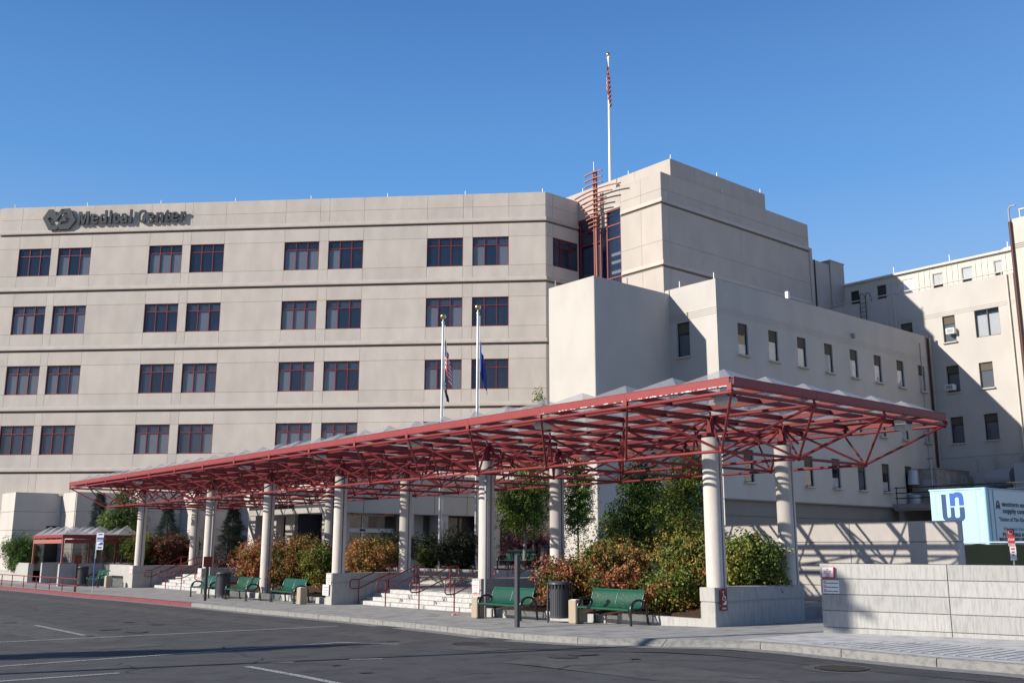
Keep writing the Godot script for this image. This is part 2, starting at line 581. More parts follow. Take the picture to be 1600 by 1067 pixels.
# ---------------------------------------------------------------- ground
func build_ground():
	var far := MB.new()
	far.quad(Vector3(-1500, -1.2, 1500), Vector3(1500, -1.2, 1500), Vector3(1500, -1.2, -1500), Vector3(-1500, -1.2, -1500))
	struct("ground", far.mesh(), M.earth)
	struct("road", ground_strip(-80, 160, 3.0, func(_a): return -27.0, func(_a): return 4.0, -0.14, 8), M.asphalt)
	struct("far_verge", ground_strip(-80, 160, 3.0, func(_a): return -60.0, func(_a): return -27.0, -0.02, 8), M.pavement)
	struct("sidewalk", ground_strip(-40, 150, 0.75, func(a): return kerb_b(a) + 0.16, func(_a): return 70.0, 0.0, 4), M.pavement)
	# the paler corner pavement in front of the low wall, and its ribbed ramp
	struct("corner_pavement", ground_strip(-14, -0.2, 0.5, func(a): return kerb_b(a) + 0.17, func(a): return 2.9 - (a + 0.2) * 0.12, 0.005), M.pavement_light)
	var ribs := struct("ribbed_ramp", ground_strip(-9.0, -1.6, 0.5, func(a): return kerb_b(a) + 0.5, func(a): return kerb_b(a) + 0.6 + minf(1.9, (-a - 1.5) * 1.3), 0.010), M.pavement_light)
	for i in 34:
		var a := -1.9 - i * 0.21
		var b0 := kerb_b(a) + 0.55
		var b1 := kerb_b(a) + 0.55 + minf(1.75, (-a - 1.6) * 1.2)
		var m := MB.new()
		var p := cw(a, gh(a) + 0.016, b0)
		var q := cw(a - 0.0, gh(a) + 0.016, b1)
		m.box((p + q) / 2, Vector3(0.022, 0.004, p.distance_to(q)), Basis(Vector3.UP, deg_to_rad(CAN_YAW)))
		part(ribs, "rib", m.mesh(), M.pavement_light)
	# scored joints of the pavement
	var m2 := MB.new()
	for i in 36:
		var a := -1.0 + i * 1.6
		var b0 := kerb_b(a) + 0.2
		for k in 4:
			var p0 := b0 + (2.6 - b0) * k / 4.0
			var p1 := b0 + (2.6 - b0) * (k + 1) / 4.0
			m2.quad(cw(a + 0.012, gh(a) + 0.004, p0), cw(a - 0.012, gh(a) + 0.004, p0), cw(a - 0.012, gh(a) + 0.004, p1), cw(a + 0.012, gh(a) + 0.004, p1))
	struct("pavement_joints", m2.mesh(), M.concrete_dark)
	# kerb stones
	var kerb := Node3D.new()
	kerb.name = "kerb"
	add_child(kerb)
	kerb.set_meta("kind", "structure")
	var a := -16.0
	while a < 70.0:
		var e := a + 1.9
		var m := MB.new()
		var n := 3
		for i in n:
			var s := lerpf(a + 0.008, e - 0.008, float(i) / n)
			var t := lerpf(a + 0.008, e - 0.008, float(i + 1) / n)
			var ks := kerb_lift(s)
			var kt := kerb_lift(t)
			var b0 := kerb_b(s)
			var b1 := kerb_b(t)
			var low := -0.3
			m.quad(cw(t, gh(t) + low, b1), cw(s, gh(s) + low, b0), cw(s, gh(s) + ks - 0.025, b0), cw(t, gh(t) + kt - 0.025, b1), 1)
			m.quad(cw(t, gh(t) + kt - 0.025, b1), cw(s, gh(s) + ks - 0.025, b0), cw(s, gh(s) + ks, b0 + 0.03), cw(t, gh(t) + kt, b1 + 0.03), 1)
			m.quad(cw(t, gh(t) + kt, b1 + 0.03), cw(s, gh(s) + ks, b0 + 0.03), cw(s, gh(s) + 0.006, b0 + 0.18), cw(t, gh(t) + 0.006, b1 + 0.18), 1)
		part(kerb, "kerb_stone", m.mesh(), M.kerb_red if a > 25.2 else M.kerb)
		a = e
	# gutter
	struct("gutter", ground_strip(-16, 70, 0.6, func(x): return kerb_b(x) - 0.45, func(x): return kerb_b(x) + 0.02, -0.134), M.kerb)
	# patches and paint on the road
	struct("road_patch", ground_strip(3.0, 80, 1.0, func(x): return kerb_b(x) - 2.6 - 0.012 * x, func(x): return kerb_b(x) - 1.7, -0.135), M.asphalt_patch)
	struct("road_patch", ground_strip(-8.0, 5.0, 1.0, func(x): return kerb_b(x) - 1.55 - 0.05 * x, func(x): return kerb_b(x) - 0.5, -0.135), M.asphalt_dark)
	struct("road_patch", ground_strip(-12.0, 1.0, 1.0, func(_x): return -5.6, func(x): return -3.9 + 0.06 * x, -0.135), M.asphalt_patch)
	struct("road_patch", ground_strip(10.0, 60.0, 1.0, func(x): return -9.2 - 0.03 * x, func(x): return -8.2 + 0.02 * x, -0.135), M.asphalt_patch)
	for l in [[13.9, -12.5, 13.1, -1.7, 0.13], [7.44, -12.6, 7.75, -4.7, 0.13], [7.7, -4.75, 6.3, -4.1, 0.12], [19.2, -8.29, 14.5, -8.35, 0.13], [3.76, -8.93, -0.6, -9.3, 0.14], [4.6, -13.2, 4.4, -10.9, 0.16], [4.4, -8.45, 3.9, -7.95, 0.12], [3.56, -7.0, 3.15, -6.55, 0.12], [30.0, -8.2, 24.0, -8.2, 0.13], [5.5, -3.2, 5.2, -2.8, 0.2]]:
		var p := Vector2(l[0], l[1])
		var q := Vector2(l[2], l[3])
		var d: Vector2 = (q - p).normalized()
		var w: Vector2 = Vector2(-d.y, d.x) * l[4] / 2
		var m := MB.new()
		var n := maxi(1, int(p.distance_to(q) / 1.5))
		for i in n:
			var s := p.lerp(q, float(i) / n)
			var t := p.lerp(q, float(i + 1) / n)
			var c4 := []
			for v in [s - w, t - w, t + w, s + w]:
				c4.append(cw(v.x, gh(v.x) - 0.129, v.y))
			m.quad(c4[3], c4[2], c4[1], c4[0])
		var o := struct("road_marking", m.mesh(), M.road_paint)
	# sealed cracks and oil stains
	var cr := RandomNumberGenerator.new()
	cr.seed = 77
	for q in [[20.0, -5.2, -0.2, 0.02, 26], [9.0, -6.8, -0.25, -0.06, 22], [2.0, -7.5, 0.03, -0.22, 14], [12.0, -3.0, 0.05, -0.3, 22], [-3.0, -4.5, -0.2, 0.02, 16], [30.0, -6.0, -0.3, 0.01, 24], [6.5, -10.2, -0.16, -0.05, 18], [-1.0, -3.0, 0.0, -0.24, 20]]:
		var m := MB.new()
		var p := Vector2(q[0], q[1])
		for i in int(q[4]):
			var n := p + Vector2(q[2] + cr.randfn() * 0.10, q[3] + cr.randfn() * 0.10)
			var w := Vector2(-(n - p).y, (n - p).x).normalized() * cr.randf_range(0.006, 0.016)
			var c4 := []
			for v in [p - w, n - w, n + w, p + w]: c4.append(cw(v.x, gh(v.x) - 0.126, v.y))
			m.quad(c4[3], c4[2], c4[1], c4[0])
			p = n
		struct("sealed_crack", m.mesh(), M.tar)
	for i in 16:
		var p := Vector2(cr.randf_range(-6, 22), cr.randf_range(-10.0, -2.6))
		var m := MB.new()
		var rr := cr.randf_range(0.08, 0.34)
		var ring := []
		for k in 11: ring.append(Vector2(cos(TAU * k / 11), sin(TAU * k / 11)) * rr * cr.randf_range(0.6, 1.2) + p)
		for k in 11:
			var e: Vector2 = ring[k]
			var f: Vector2 = ring[(k + 1) % 11]
			m.tri(cw(p.x, gh(p.x) - 0.1255, p.y), cw(f.x, gh(f.x) - 0.1255, f.y), cw(e.x, gh(e.x) - 0.1255, e.y))
		struct("oil_stain", m.mesh(), M.asphalt_dark)
	# manhole cover with its worn ring
	var c := cw(-3.7, gh(-3.7) - 0.133, -2.3)
	var ring := MB.new()
	var lid := MB.new()
	for i in 24:
		var u := Vector3(cos(TAU * i / 24), 0, sin(TAU * i / 24))
		var v := Vector3(cos(TAU * (i + 1) / 24), 0, sin(TAU * (i + 1) / 24))
		ring.quad(c + u * 0.42, c + v * 0.42, c + v * 0.62, c + u * 0.62)
		lid.tri(Vector3.ZERO, v * 0.4, u * 0.4)
		lid.quad(u * 0.36 + Vector3(0, 0.008, 0), u * 0.4 + Vector3(0, 0.008, 0), v * 0.4 + Vector3(0, 0.008, 0), v * 0.36 + Vector3(0, 0.008, 0))
	for k in 7:
		lid.box(Vector3(0, 0.006, (k - 3) * 0.09), Vector3(2.0 * sqrt(maxf(0.0, 0.12 - pow((k - 3) * 0.09, 2))), 0.008, 0.03))
	struct("manhole_collar", ring.mesh(), M.asphalt_patch)
	solo("manhole_cover", "round rusty iron manhole cover in the road at the right", "manhole", lid.mesh(), M.iron, Transform3D(Basis(), c + Vector3(0, 0.006, 0)))
	solo("manhole_cover", "dark iron manhole cover in the road, left of the other one", "manhole", lid.mesh(), M.iron, Transform3D(Basis(), cw(5.0, gh(5.0) - 0.127, -3.1)))
	# podium behind the steps, the higher plaza and the yard on the right
	var pod := MB.new()
	pod.box(cl(28.2, -0.3, 14.0), Vector3(49.8, 1.0, 16.8))
	struct("plaza", pod.mesh(), M.pavement, CF)
	var up := MB.new()
	up.box(cl(35.0, 0.1, 35.0), Vector3(62, 1.4, 48))
	struct("upper_plaza", up.mesh(), M.pavement, CF)
	var yard := MB.new()
	yard.box(cl(-26.0, 0.0, 45.0), Vector3(56, 1.2, 69.3))
	struct("service_yard", yard.mesh(), M.asphalt_patch, CF)


func kerb_lift(a: float) -> float:
	var d: float = absf(a - 0.9)
	return -0.10 + 0.106 * clampf((d - 0.6) / 1.2, 0.0, 1.0)


# ---------------------------------------------------------------- buildings
func panel(parent: Node, x0: float, x1: float, y0: float, y1: float, xf: Transform3D, m: Material, gap := 0.016, thick := 0.14):
	part(parent, "panel", unit_box, m, xf * Transform3D(Basis.from_scale(Vector3(x1 - x0 - gap, y1 - y0 - gap, thick)), Vector3((x0 + x1) / 2, (y0 + y1) / 2, -thick / 2)))


func panel_face(parent: Node, xs: Array, rows: Array, xf: Transform3D, holes: Array, sd := 0, family := "precast_%d"):
	# rows: [y0, y1]; holes: Rect2 that stay open
	var x0: float = xs[0]
	var x1: float = xs[-1]
	for r in rows:
		for i in xs.size() - 1:
			var mid := Vector2((xs[i] + xs[i + 1]) / 2, (r[0] + r[1]) / 2)
			if holes.any(func(h): return h.has_point(mid)): continue
			panel(parent, xs[i], xs[i + 1], r[0], r[1], xf, M[family % [0, 0, 1, 0, 2][(i * 7 + int(r[0] * 3) + sd) % 5]])
	# the core that shows in the joints, open at the windows
	var b := MB.new()
	b.holed(x0 + 0.01, x1 - 0.01, rows[-1][0], rows[0][1] - 0.02, holes, 0.3, xf * Transform3D(Basis(), Vector3(0, 0, -0.06)))
	part(parent, "joint_backing", b.mesh(), M.joint)


func window_frame(w: float, h: float, cols: int, top: float, t := 0.05) -> Mesh:
	var m := MB.new()
	var d := 0.09
	m.box(Vector3(0, t / 2, 0), Vector3(w, t, d))
	m.box(Vector3(0, h - t / 2, 0), Vector3(w, t, d))
	for s in [-1, 1]:
		m.box(Vector3(s * (w - t) / 2, h / 2, 0), Vector3(t, h - 2 * t, d))
	for i in range(1, cols):
		m.box(Vector3(-w / 2 + w * i / cols, h / 2, 0), Vector3(t, h - 2 * t, d))
	if top > 0.0:
		for i in cols:
			var x0 := -w / 2 + w * i / cols + t / 2
			var x1 := -w / 2 + w * (i + 1) / cols - t / 2
			m.box(Vector3((x0 + x1) / 2, h - top, 0), Vector3(x1 - x0, t, d))
	return m.mesh()


func red_window(parent: Node, x0: float, x1: float, y0: float, y1: float, xf: Transform3D, blinds: Array, top := 0.56, cols := 3):
	var w := x1 - x0
	var h := y1 - y0
	var key := "rw_%.2f_%.2f_%d" % [w, h, cols]
	if not M.has(key):
		M[key] = window_frame(w, h, cols, top)
	var at := xf * Transform3D(Basis(), Vector3((x0 + x1) / 2, y0, -0.12))
	var win := part(parent, "window", M[key], M.red_frame, at)
	for i in cols:
		var cx := -w / 2 + w * (i + 0.5) / cols
		for r in (2 if top > 0.0 else 1):
			var ya := 0.04 if r == 0 else h - top
			var yb := (h - top if top > 0.0 else h - 0.04) if r == 0 else h - 0.04
			part(win, "pane", unit_box, M.pane, Transform3D(Basis.from_scale(Vector3(w / cols - 0.04, yb - ya, 0.012)), Vector3(cx, (ya + yb) / 2, -0.01)))
			var bk: int = blinds[i] if r == 0 else blinds[3]
			if bk > 0:
				part(win, "blind", unit_box, M.blind if bk == 1 else M.blind_dark, Transform3D(Basis.from_scale(Vector3(w / cols - 0.03, yb - ya, 0.02)), Vector3(cx, (ya + yb) / 2, -0.05)))


func ledge(parent: Node, x0: float, x1: float, y: float, xf: Transform3D):
	# projecting drip edge above the dark reveal of a storey band
	var m := MB.new()
	var p := PackedVector2Array([Vector2(0, 0), Vector2(0.06, 0.01), Vector2(0.06, 0.08), Vector2(0.02, 0.25), Vector2(0, 0.28)])
	m.prism(p, x0, x1, xf * Transform3D(Basis(Vector3(0, 0, 1), Vector3(0, 1, 0), Vector3(1, 0, 0)), Vector3(0, y, 0.004)))
	part(parent, "ledge", m.mesh(), M.precast_ledge)


const ROWS := [[24.9, 25.86], [23.80, 24.9], [22.72, 23.66], [20.68, 22.72], [19.57, 20.68], [18.47, 19.42], [16.44, 18.47], [15.29, 16.44], [14.19, 15.14], [12.16, 14.19], [11.02, 12.16], [10.0, 10.87], [8.0, 10.0], [6.84, 8.0], [4.4, 6.70], [0.6, 4.4]]
const BANDS := [23.80, 19.57, 15.29, 11.02, 6.84]


func rods_on(parent: Node, pts: Array, mat_: Material, h := 0.3):
	for p in pts:
		rod(parent, "lightning_rod", p, p + Vector3(0, h, 0), 0.035, mat_)


func build_facade():
	var b := thing("hospital_block", "long beige five storey hospital block with paired red framed windows", "building", FF)
	var xs := [-30.2, -28.62, -26.2, -25.66, -23.22, -18.93, -16.5, -15.9, -13.45, -9.1, -6.62, -5.96, -3.49, 0.99, 3.5, 4.16, 6.66, 9.2]
	var holes := []
	var wins := []
	for r in [3, 6, 9, 12]:
		for i in [1, 3, 5, 7, 9, 11, 13, 15]:
			var q := Rect2(xs[i], ROWS[r][0], xs[i + 1] - xs[i], ROWS[r][1] - ROWS[r][0])
			holes.append(q)
			wins.append([r, i, q])
	panel_face(b, xs, ROWS, Transform3D(), holes)
	for y in BANDS: ledge(b, -30.2, 9.26, y, Transform3D())
	# which panes have their blinds drawn: 0 open, 1 pale blind, 2 dark blind; last entry the upper lights
	var pat := {3: [[0, 0, 0, 0], [1, 0, 1, 0], [1, 1, 1, 0], [0, 0, 0, 0], [1, 1, 1, 0], [1, 0, 0, 0], [0, 0, 0, 0], [1, 0, 1, 2]],
		6: [[1, 1, 0, 2], [1, 0, 1, 2], [0, 0, 0, 2], [0, 1, 0, 2], [1, 1, 1, 2], [1, 0, 0, 2], [1, 0, 1, 2], [0, 0, 0, 0]],
		9: [[1, 1, 1, 2], [1, 2, 1, 2], [2, 0, 0, 2], [1, 1, 2, 2], [1, 0, 1, 2], [1, 0, 0, 2], [1, 0, 1, 2], [0, 0, 0, 0]],
		12: [[2, 2, 2, 2], [2, 2, 2, 2], [1, 1, 1, 2], [2, 2, 1, 2], [1, 1, 1, 2], [1, 1, 0, 2], [1, 0, 1, 2], [1, 1, 1, 2]]}
	for w in wins:
		var q: Rect2 = w[2]
		red_window(b, q.position.x, q.end.x, q.position.y, q.end.y, Transform3D(), pat[w[0]][(w[1] - 1) / 2])
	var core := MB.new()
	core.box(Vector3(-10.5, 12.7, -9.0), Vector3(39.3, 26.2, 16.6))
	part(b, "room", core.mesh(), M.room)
	boxpart(b, "roof", Vector3(-10.5, 25.72, -8.7), Vector3(39.2, 0.24, 17.2), M.precast_ledge)
	boxpart(b, "side_wall", Vector3(-30.3, 12.6, -8.8), Vector3(0.3, 26.5, 17.4), M.precast_0)
	var pts := []
	for s in [-29.4, -23.9, -18.4, -12.9, -7.4, -1.9, 3.6, 9.0]: pts.append(Vector3(s, 25.86, -0.2))
	rods_on(b, pts, M.white_post)
	# shaded return of the block, in the tower's frame but part of this block
	var R := FF.affine_inverse() * TF * yawed(90, Vector3(-0.1, 0, 0.09))     # local x runs away from us (-z of the tower frame)
	var rows := ROWS
	var hole := [Rect2(0.62, 20.7, 2.4, 2.0)]
	panel_face(b, [0.0, 0.62, 3.02, 3.1], rows, R, hole, 2)
	for y in BANDS: ledge(b, -0.05, 3.1, y, R)
	red_window(b, 0.62, 3.02, 20.7, 22.7, R, [2, 0, 2, 2])
	# sign on the parapet
	var sg := thing("roof_sign", "dark grey raised letters and hexagon emblem on the parapet, reading Medical Center", "sign", FF)
	var t := part(sg, "lettering", text_mesh("Medical Center", 0.78, 0.12), M.sign_grey)
	var ab := (t.mesh as TextMesh).get_aabb()
	var k := 7.95 / ab.size.x
	t.transform = Transform3D(Basis.from_scale(Vector3(k, 0.80 / (ab.size.y * 0.80) * 1.0, 1)), Vector3(-24.3 + 3.98 - (ab.position.x + ab.size.x / 2) * k, 24.47 - ab.position.y, 0.16))
	for i in 14:
		rod(sg, "bracket", Vector3(-24.0 + i * 0.58, 24.75, 0.0), Vector3(-24.0 + i * 0.58, 24.75, 0.13), 0.02, M.sign_grey)
	# emblem of two interlocked angular letters in a hexagon outline, drawn on a 640 x 420 grid
	var f := func(arr): 
		var o := PackedVector2Array()
		for i in range(0, arr.size(), 2):
			o.append(Vector2(-26.98 + (arr[i] - 110) * 0.00385, 25.63 - (arr[i + 1] - 165) * 0.00372))
		return o
	var e := MB.new()
	for pl in [[110, 350, 165, 265, 222, 300, 197, 350, 300, 505, 398, 500, 415, 565, 400, 590, 245, 590], [165, 265, 215, 175, 300, 175, 385, 305, 440, 180, 625, 165, 655, 215, 500, 245, 470, 262, 375, 420, 318, 348, 250, 262, 222, 300],
			[625, 165, 760, 415, 690, 490, 640, 495, 485, 492, 490, 430, 580, 425, 530, 310, 400, 500, 400, 480, 480, 330, 500, 252, 580, 250, 665, 405, 690, 370, 560, 200], [400, 500, 440, 480, 485, 492, 690, 490, 635, 585, 432, 588, 415, 560]]:
		pass
	# left stroke and bottom, V, and the A with its right-hand hexagon side
	for pl in [[110, 350, 165, 262, 262, 335, 205, 360, 310, 508, 400, 500, 425, 545, 400, 590, 245, 592],
			[165, 262, 215, 175, 300, 175, 385, 300, 455, 175, 540, 170, 372, 430, 262, 335],
			[455, 175, 625, 165, 760, 415, 640, 580, 432, 588, 470, 490, 600, 485, 655, 412, 580, 252, 490, 256, 470, 240],
			[400, 500, 530, 305, 585, 425, 480, 432, 470, 500, 425, 560]]:
		e.prism(f.call(pl), 0.10, 0.20)
	part(sg, "emblem", e.mesh(), M.sign_grey)
	for p in [Vector3(-26.5, 24.9, 0), Vector3(-25.1, 24.9, 0), Vector3(-25.8, 24.3, 0), Vector3(-25.8, 25.4, 0)]:
		rod(sg, "bracket", p, p + Vector3(0, 0, 0.12), 0.025, M.sign_grey)


func build_tower():
	var b := thing("stair_tower", "taller beige tower block with sunlit front, penthouse and red mullioned glass corner", "building", TF)
	var zf := -3.02
	var F := Transform3D(Basis(), Vector3(0, 0, zf))
	var rows := [[24.7, 25.86], [23.80, 24.7], [21.2, 23.66], [19.57, 21.2], [16.6, 19.42], [13.0, 16.6], [6.0, 13.0]]
	panel_face(b, [-4.4, -1.2, 3.95, 5.8, 7.56], rows, F, [Rect2(-1.2, 18.0, 5.15, 6.42)], 0, "tower_precast_%d")
	for y in [23.80, 19.57]: ledge(b, 3.97, 7.64, y, F)
	# panels between glass and roof
	for q in [[-1.2, 2.3, 24.42, 25.4], [2.3, 3.95, 24.42, 25.4]]:
		panel(b, q[0], q[1], q[2], q[3], F, M.tower_precast_0)
	panel(b, 2.0, 2.62, 23.3, 24.4, F.translated_local(Vector3(0, 0, -0.05)), M.tower_precast_2)
	panel(b, 2.3, 2.62, 18.0, 19.4, F.translated_local(Vector3(0, 0, -0.05)), M.tower_precast_2)
	# glass corner: bays of dark and blue glass with red mullions
	var gw := part(b, "curtain_wall", window_frame(5.15, 6.42, 1, 0.0, 0.08), M.red_frame, F * Transform3D(Basis(), Vector3(1.375, 18.0, -0.10)))
	var mull := MB.new()
	for x in [-1.35, 0.62, 1.25]:
		mull.box(Vector3(x, 3.2, 0), Vector3(0.08, 6.3, 0.12))
	for y in [1.6, 4.35, 5.3]:
		mull.box(Vector3(1.9, y, 0), Vector3(1.24, 0.08, 0.1))
		mull.box(Vector3(-1.0, y + (0.1 if y > 4 else 0.0), 0), Vector3(3.1, 0.07, 0.1))
	part(gw, "mullions", mull.mesh(), M.red_frame)
	for q in [[1.29, 2.54, 0.05, 1.56], [1.29, 2.54, 1.64, 4.31], [1.29, 2.54, 4.39, 5.26], [1.29, 2.54, 5.34, 6.37], [-2.5, -1.4, 0.05, 4.3], [-2.5, -1.4, 4.4, 6.37], [-1.3, 0.58, 0.05, 4.3], [-1.3, 0.58, 4.4, 6.37], [0.66, 1.24, 0.05, 5.3]]:
		part(gw, "pane", unit_box, M.pane, Transform3D(Basis.from_scale(Vector3(q[1] - q[0], q[3] - q[2], 0.012)), Vector3((q[0] + q[1]) / 2, (q[2] + q[3]) / 2, -0.01)))
	for y in [2.05, 2.75, 3.3]:
		part(gw, "blind", unit_box, M.blind, Transform3D(Basis.from_scale(Vector3(1.1, 0.2, 0.02)), Vector3(1.95, y, -0.2)))
	part(gw, "blind", unit_box, M.blind_dark, Transform3D(Basis.from_scale(Vector3(1.8, 4.2, 0.02)), Vector3(-0.36, 2.2, -0.2)))
	# shaded long side
	var S := yawed(90, Vector3(7.57, 0, zf))
	panel_face(b, [0.0, 0.75, 8.4, 16.8], rows, S, [], 3, "tower_precast_%d")
	for y in [23.80, 19.57]: ledge(b, 0, 16.9, y, S)
	# back edge return that shows past the side
	boxpart(b, "end_fin", Vector3(7.42, 14.9, -19.9), Vector3(0.5, 18.2, 0.3), M.tower_precast_1)
	boxpart(b, "roof", Vector3(1.6, 25.62, -11.4), Vector3(11.7, 0.2, 16.6), M.precast_ledge)
	boxpart(b, "room", Vector3(1.5, 15.0, -11.6), Vector3(11.0, 20.8, 15.8), M.room)
	# penthouse set back on the roof
	panel_face(b, [-6.0, 0.4, 4.3, 7.46], [[25.75, 27.1]], Transform3D(Basis(), Vector3(0, 0, -4.16)), [], 0, "tower_precast_%d")
	panel_face(b, [0.0, 2.5, 6.6, 10.5], [[25.75, 27.1]], yawed(90, Vector3(7.46, 0, -4.16)), [], 1, "tower_precast_%d")
	boxpart(b, "penthouse_roof", Vector3(0.75, 27.0, -9.4), Vector3(13.2, 0.14, 10.3), M.precast_ledge)
	boxpart(b, "roof_hatch", Vector3(7.2, 26.1, -5.9), Vector3(0.3, 0.36, 1.6), M.galvanised)
	rods_on(b, [Vector3(7.4, 27.1, -4.3), Vector3(7.4, 27.1, -9.2), Vector3(7.4, 27.1, -14.2), Vector3(3.6, 27.1, -4.3), Vector3(7.5, 25.9, -9.5), Vector3(-0.9, 27.1, -4.3)], M.white_post)
	# red spire of curved blades standing in front of the tower
	var sp := thing("spire", "red steel spire with curved horizontal blades standing before the tower", "sculpture", TF * Transform3D(Basis(), Vector3(2.05, 0.62, -2.57)))
	var mast := MB.new()
	for s in [-1, 1]:
		mast.box(Vector3(s * 0.10, 21.6, 0), Vector3(0.07, 10.4, 0.18))
	mast.box(Vector3(0, 20.0, 0), Vector3(0.12, 7.6, 0.08))
	for i in 12:
		mast.box(Vector3(0, 24.1 + i * 0.24, 0), Vector3(0.12, 0.07, 0.12))
	part(sp, "mast", mast.mesh(), M.spire_red)
	rod(sp, "lightning_rod", Vector3(-0.1, 26.8, 0), Vector3(-0.1, 27.5, 0), 0.03, M.white_post)
	var blades := [[-0.85, 0.85, 26.62], [-0.85, 0.85, 26.18], [-0.85, 0.85, 25.78], [-1.85, 2.55, 25.28], [-1.55, 1.75, 24.98], [-1.3, 1.2, 24.62], [-1.15, 1.05, 24.28], [-0.85, 0.6, 23.98], [-0.75, 0.5, 23.66], [-0.7, 0.4, 23.36], [-0.5, 0.35, 23.06], [-0.45, 0.3, 22.76]]
	for q in blades:
		var m := MB.new()
		var pts := []
		for i in 9:
			var x: float = lerpf(q[0], q[1], i / 8.0)
			var wd: float = q[1] - q[0]
			pts.append(Vector3(x - 0.02, q[2] - 0.045 * wd * pow((x - (q[0] + q[1]) / 2) / (wd / 2), 2) + 0.02 * wd, 0.16))
		for i in 8:
			var d: Vector3 = (pts[i + 1] - pts[i])
			m.box((pts[i] + pts[i + 1]) / 2, Vector3(d.length() + 0.01, 0.06, 0.12), Basis(d.normalized(), Vector3(0, 0, 1).cross(d.normalized()), Vector3(0, 0, 1)))
		part(sp, "blade", m.mesh(), M.coral_steel)
	# pole on the tower roof
	var fp := thing("flagpole", "tall white flagpole on the tower roof", "flagpole", TF * Transform3D(Basis(), Vector3(-0.25, 25.8, -6.52)), "flagpoles")
	var pm := MB.new()
	pm.tube(Vector3(0, 0, 0), Vector3(0.05, 12.5, 0), 0.15, 0.07, 10)
	part(fp, "pole", pm.mesh(), M.white_post)
	var bm := SphereMesh.new()
	bm.radius = 0.16
	bm.height = 0.32
	part(fp, "finial", bm, M.gold, Transform3D(Basis(), Vector3(0.05, 12.65, 0)))
	rod(fp, "truck_cap", Vector3(-0.1, 12.4, 0), Vector3(0.2, 12.45, 0), 0.05, M.pole_metal)
	solo("flag", "limp national flag of stripes hanging on the tower roof flagpole", "flag", limp_flag(2.7, 1.9, 0.85, 21), M.flag_stripes, TF * Transform3D(Basis(), Vector3(-0.28, 38.15, -6.4)), "flags")


func limp_flag(h: float, fly: float, drop: float, sd: int) -> Mesh:
	# hoist of height h on the pole, cloth gathered and hanging down
	var m := SurfaceTool.new()
	m.begin(Mesh.PRIMITIVE_TRIANGLES)
	var nu := 22
	var nv := 26
	var r := RandomNumberGenerator.new()
	r.seed = sd
	var ph := r.randf() * 6.0
	for j in nv + 1:
		for i in nu + 1:
			var u := float(i) / nu
			var v := float(j) / nv
			var gather := 0.13 + 0.08 * v
			var x := gather * fly * u + 0.05 * sin(u * 16.0 + v * 3.0 + ph) * u
			var z := 0.09 * fly * sin(u * 13.0 + v * 2.2 + ph) * (0.35 + 0.65 * u) * (0.5 + 0.5 * v)
			var y := -v * h - u * fly * drop - 0.05 * sin(u * 9.0 + ph)
			m.set_uv(Vector2(u, v))
			m.set_smooth_group(1)
			m.add_vertex(Vector3(x, y, z))
	for j in nv:
		for i in nu:
			var a := j * (nu + 1) + i
			for k in [a, a + 1, a + nu + 2, a, a + nu + 2, a + nu + 1]:
				m.add_index(k)
	m.generate_normals()
	return m.commit()


func flag_material(called: String, im: Image):
	var m := StandardMaterial3D.new()
	m.resource_name = called
	m.albedo_texture = ImageTexture.create_from_image(im)
	m.roughness = 0.8
	m.cull_mode = BaseMaterial3D.CULL_DISABLED
	m.backlight_enabled = true
	m.backlight = Color(0.3, 0.3, 0.3)
	M[called] = m


func make_flags():
	var im := Image.create(190, 130, false, Image.FORMAT_RGB8)
	for i in 13:
		im.fill_rect(Rect2i(0, i * 10, 190, 10), lin(0.42, 0.02, 0.035) if i % 2 == 0 else lin(0.72, 0.72, 0.72))
	im.fill_rect(Rect2i(0, 0, 76, 70), lin(0.012, 0.018, 0.08))
	for j in 9:
		for i in (6 if j % 2 == 0 else 5):
			im.fill_rect(Rect2i(4 + i * 13 + (0 if j % 2 == 0 else 6), 3 + j * 7, 4, 4), lin(0.7, 0.7, 0.7))
	flag_material("flag_stripes", im)
	var n := Image.create(16, 16, false, Image.FORMAT_RGB8)
	n.fill(lin(0.02, 0.05, 0.27))
	flag_material("flag_blue", n)
	var k := Image.create(64, 48, false, Image.FORMAT_RGB8)
	k.fill(lin(0.012, 0.012, 0.013))
	for y in 48:
		for x in 64:
			var d := Vector2(x - 32, y - 24).length()
			if d < 15 and d > 12: k.set_pixel(x, y, lin(0.6, 0.6, 0.6))
	k.fill_rect(Rect2i(14, 3, 36, 4), lin(0.6, 0.6, 0.6))
	flag_material("flag_black", k)


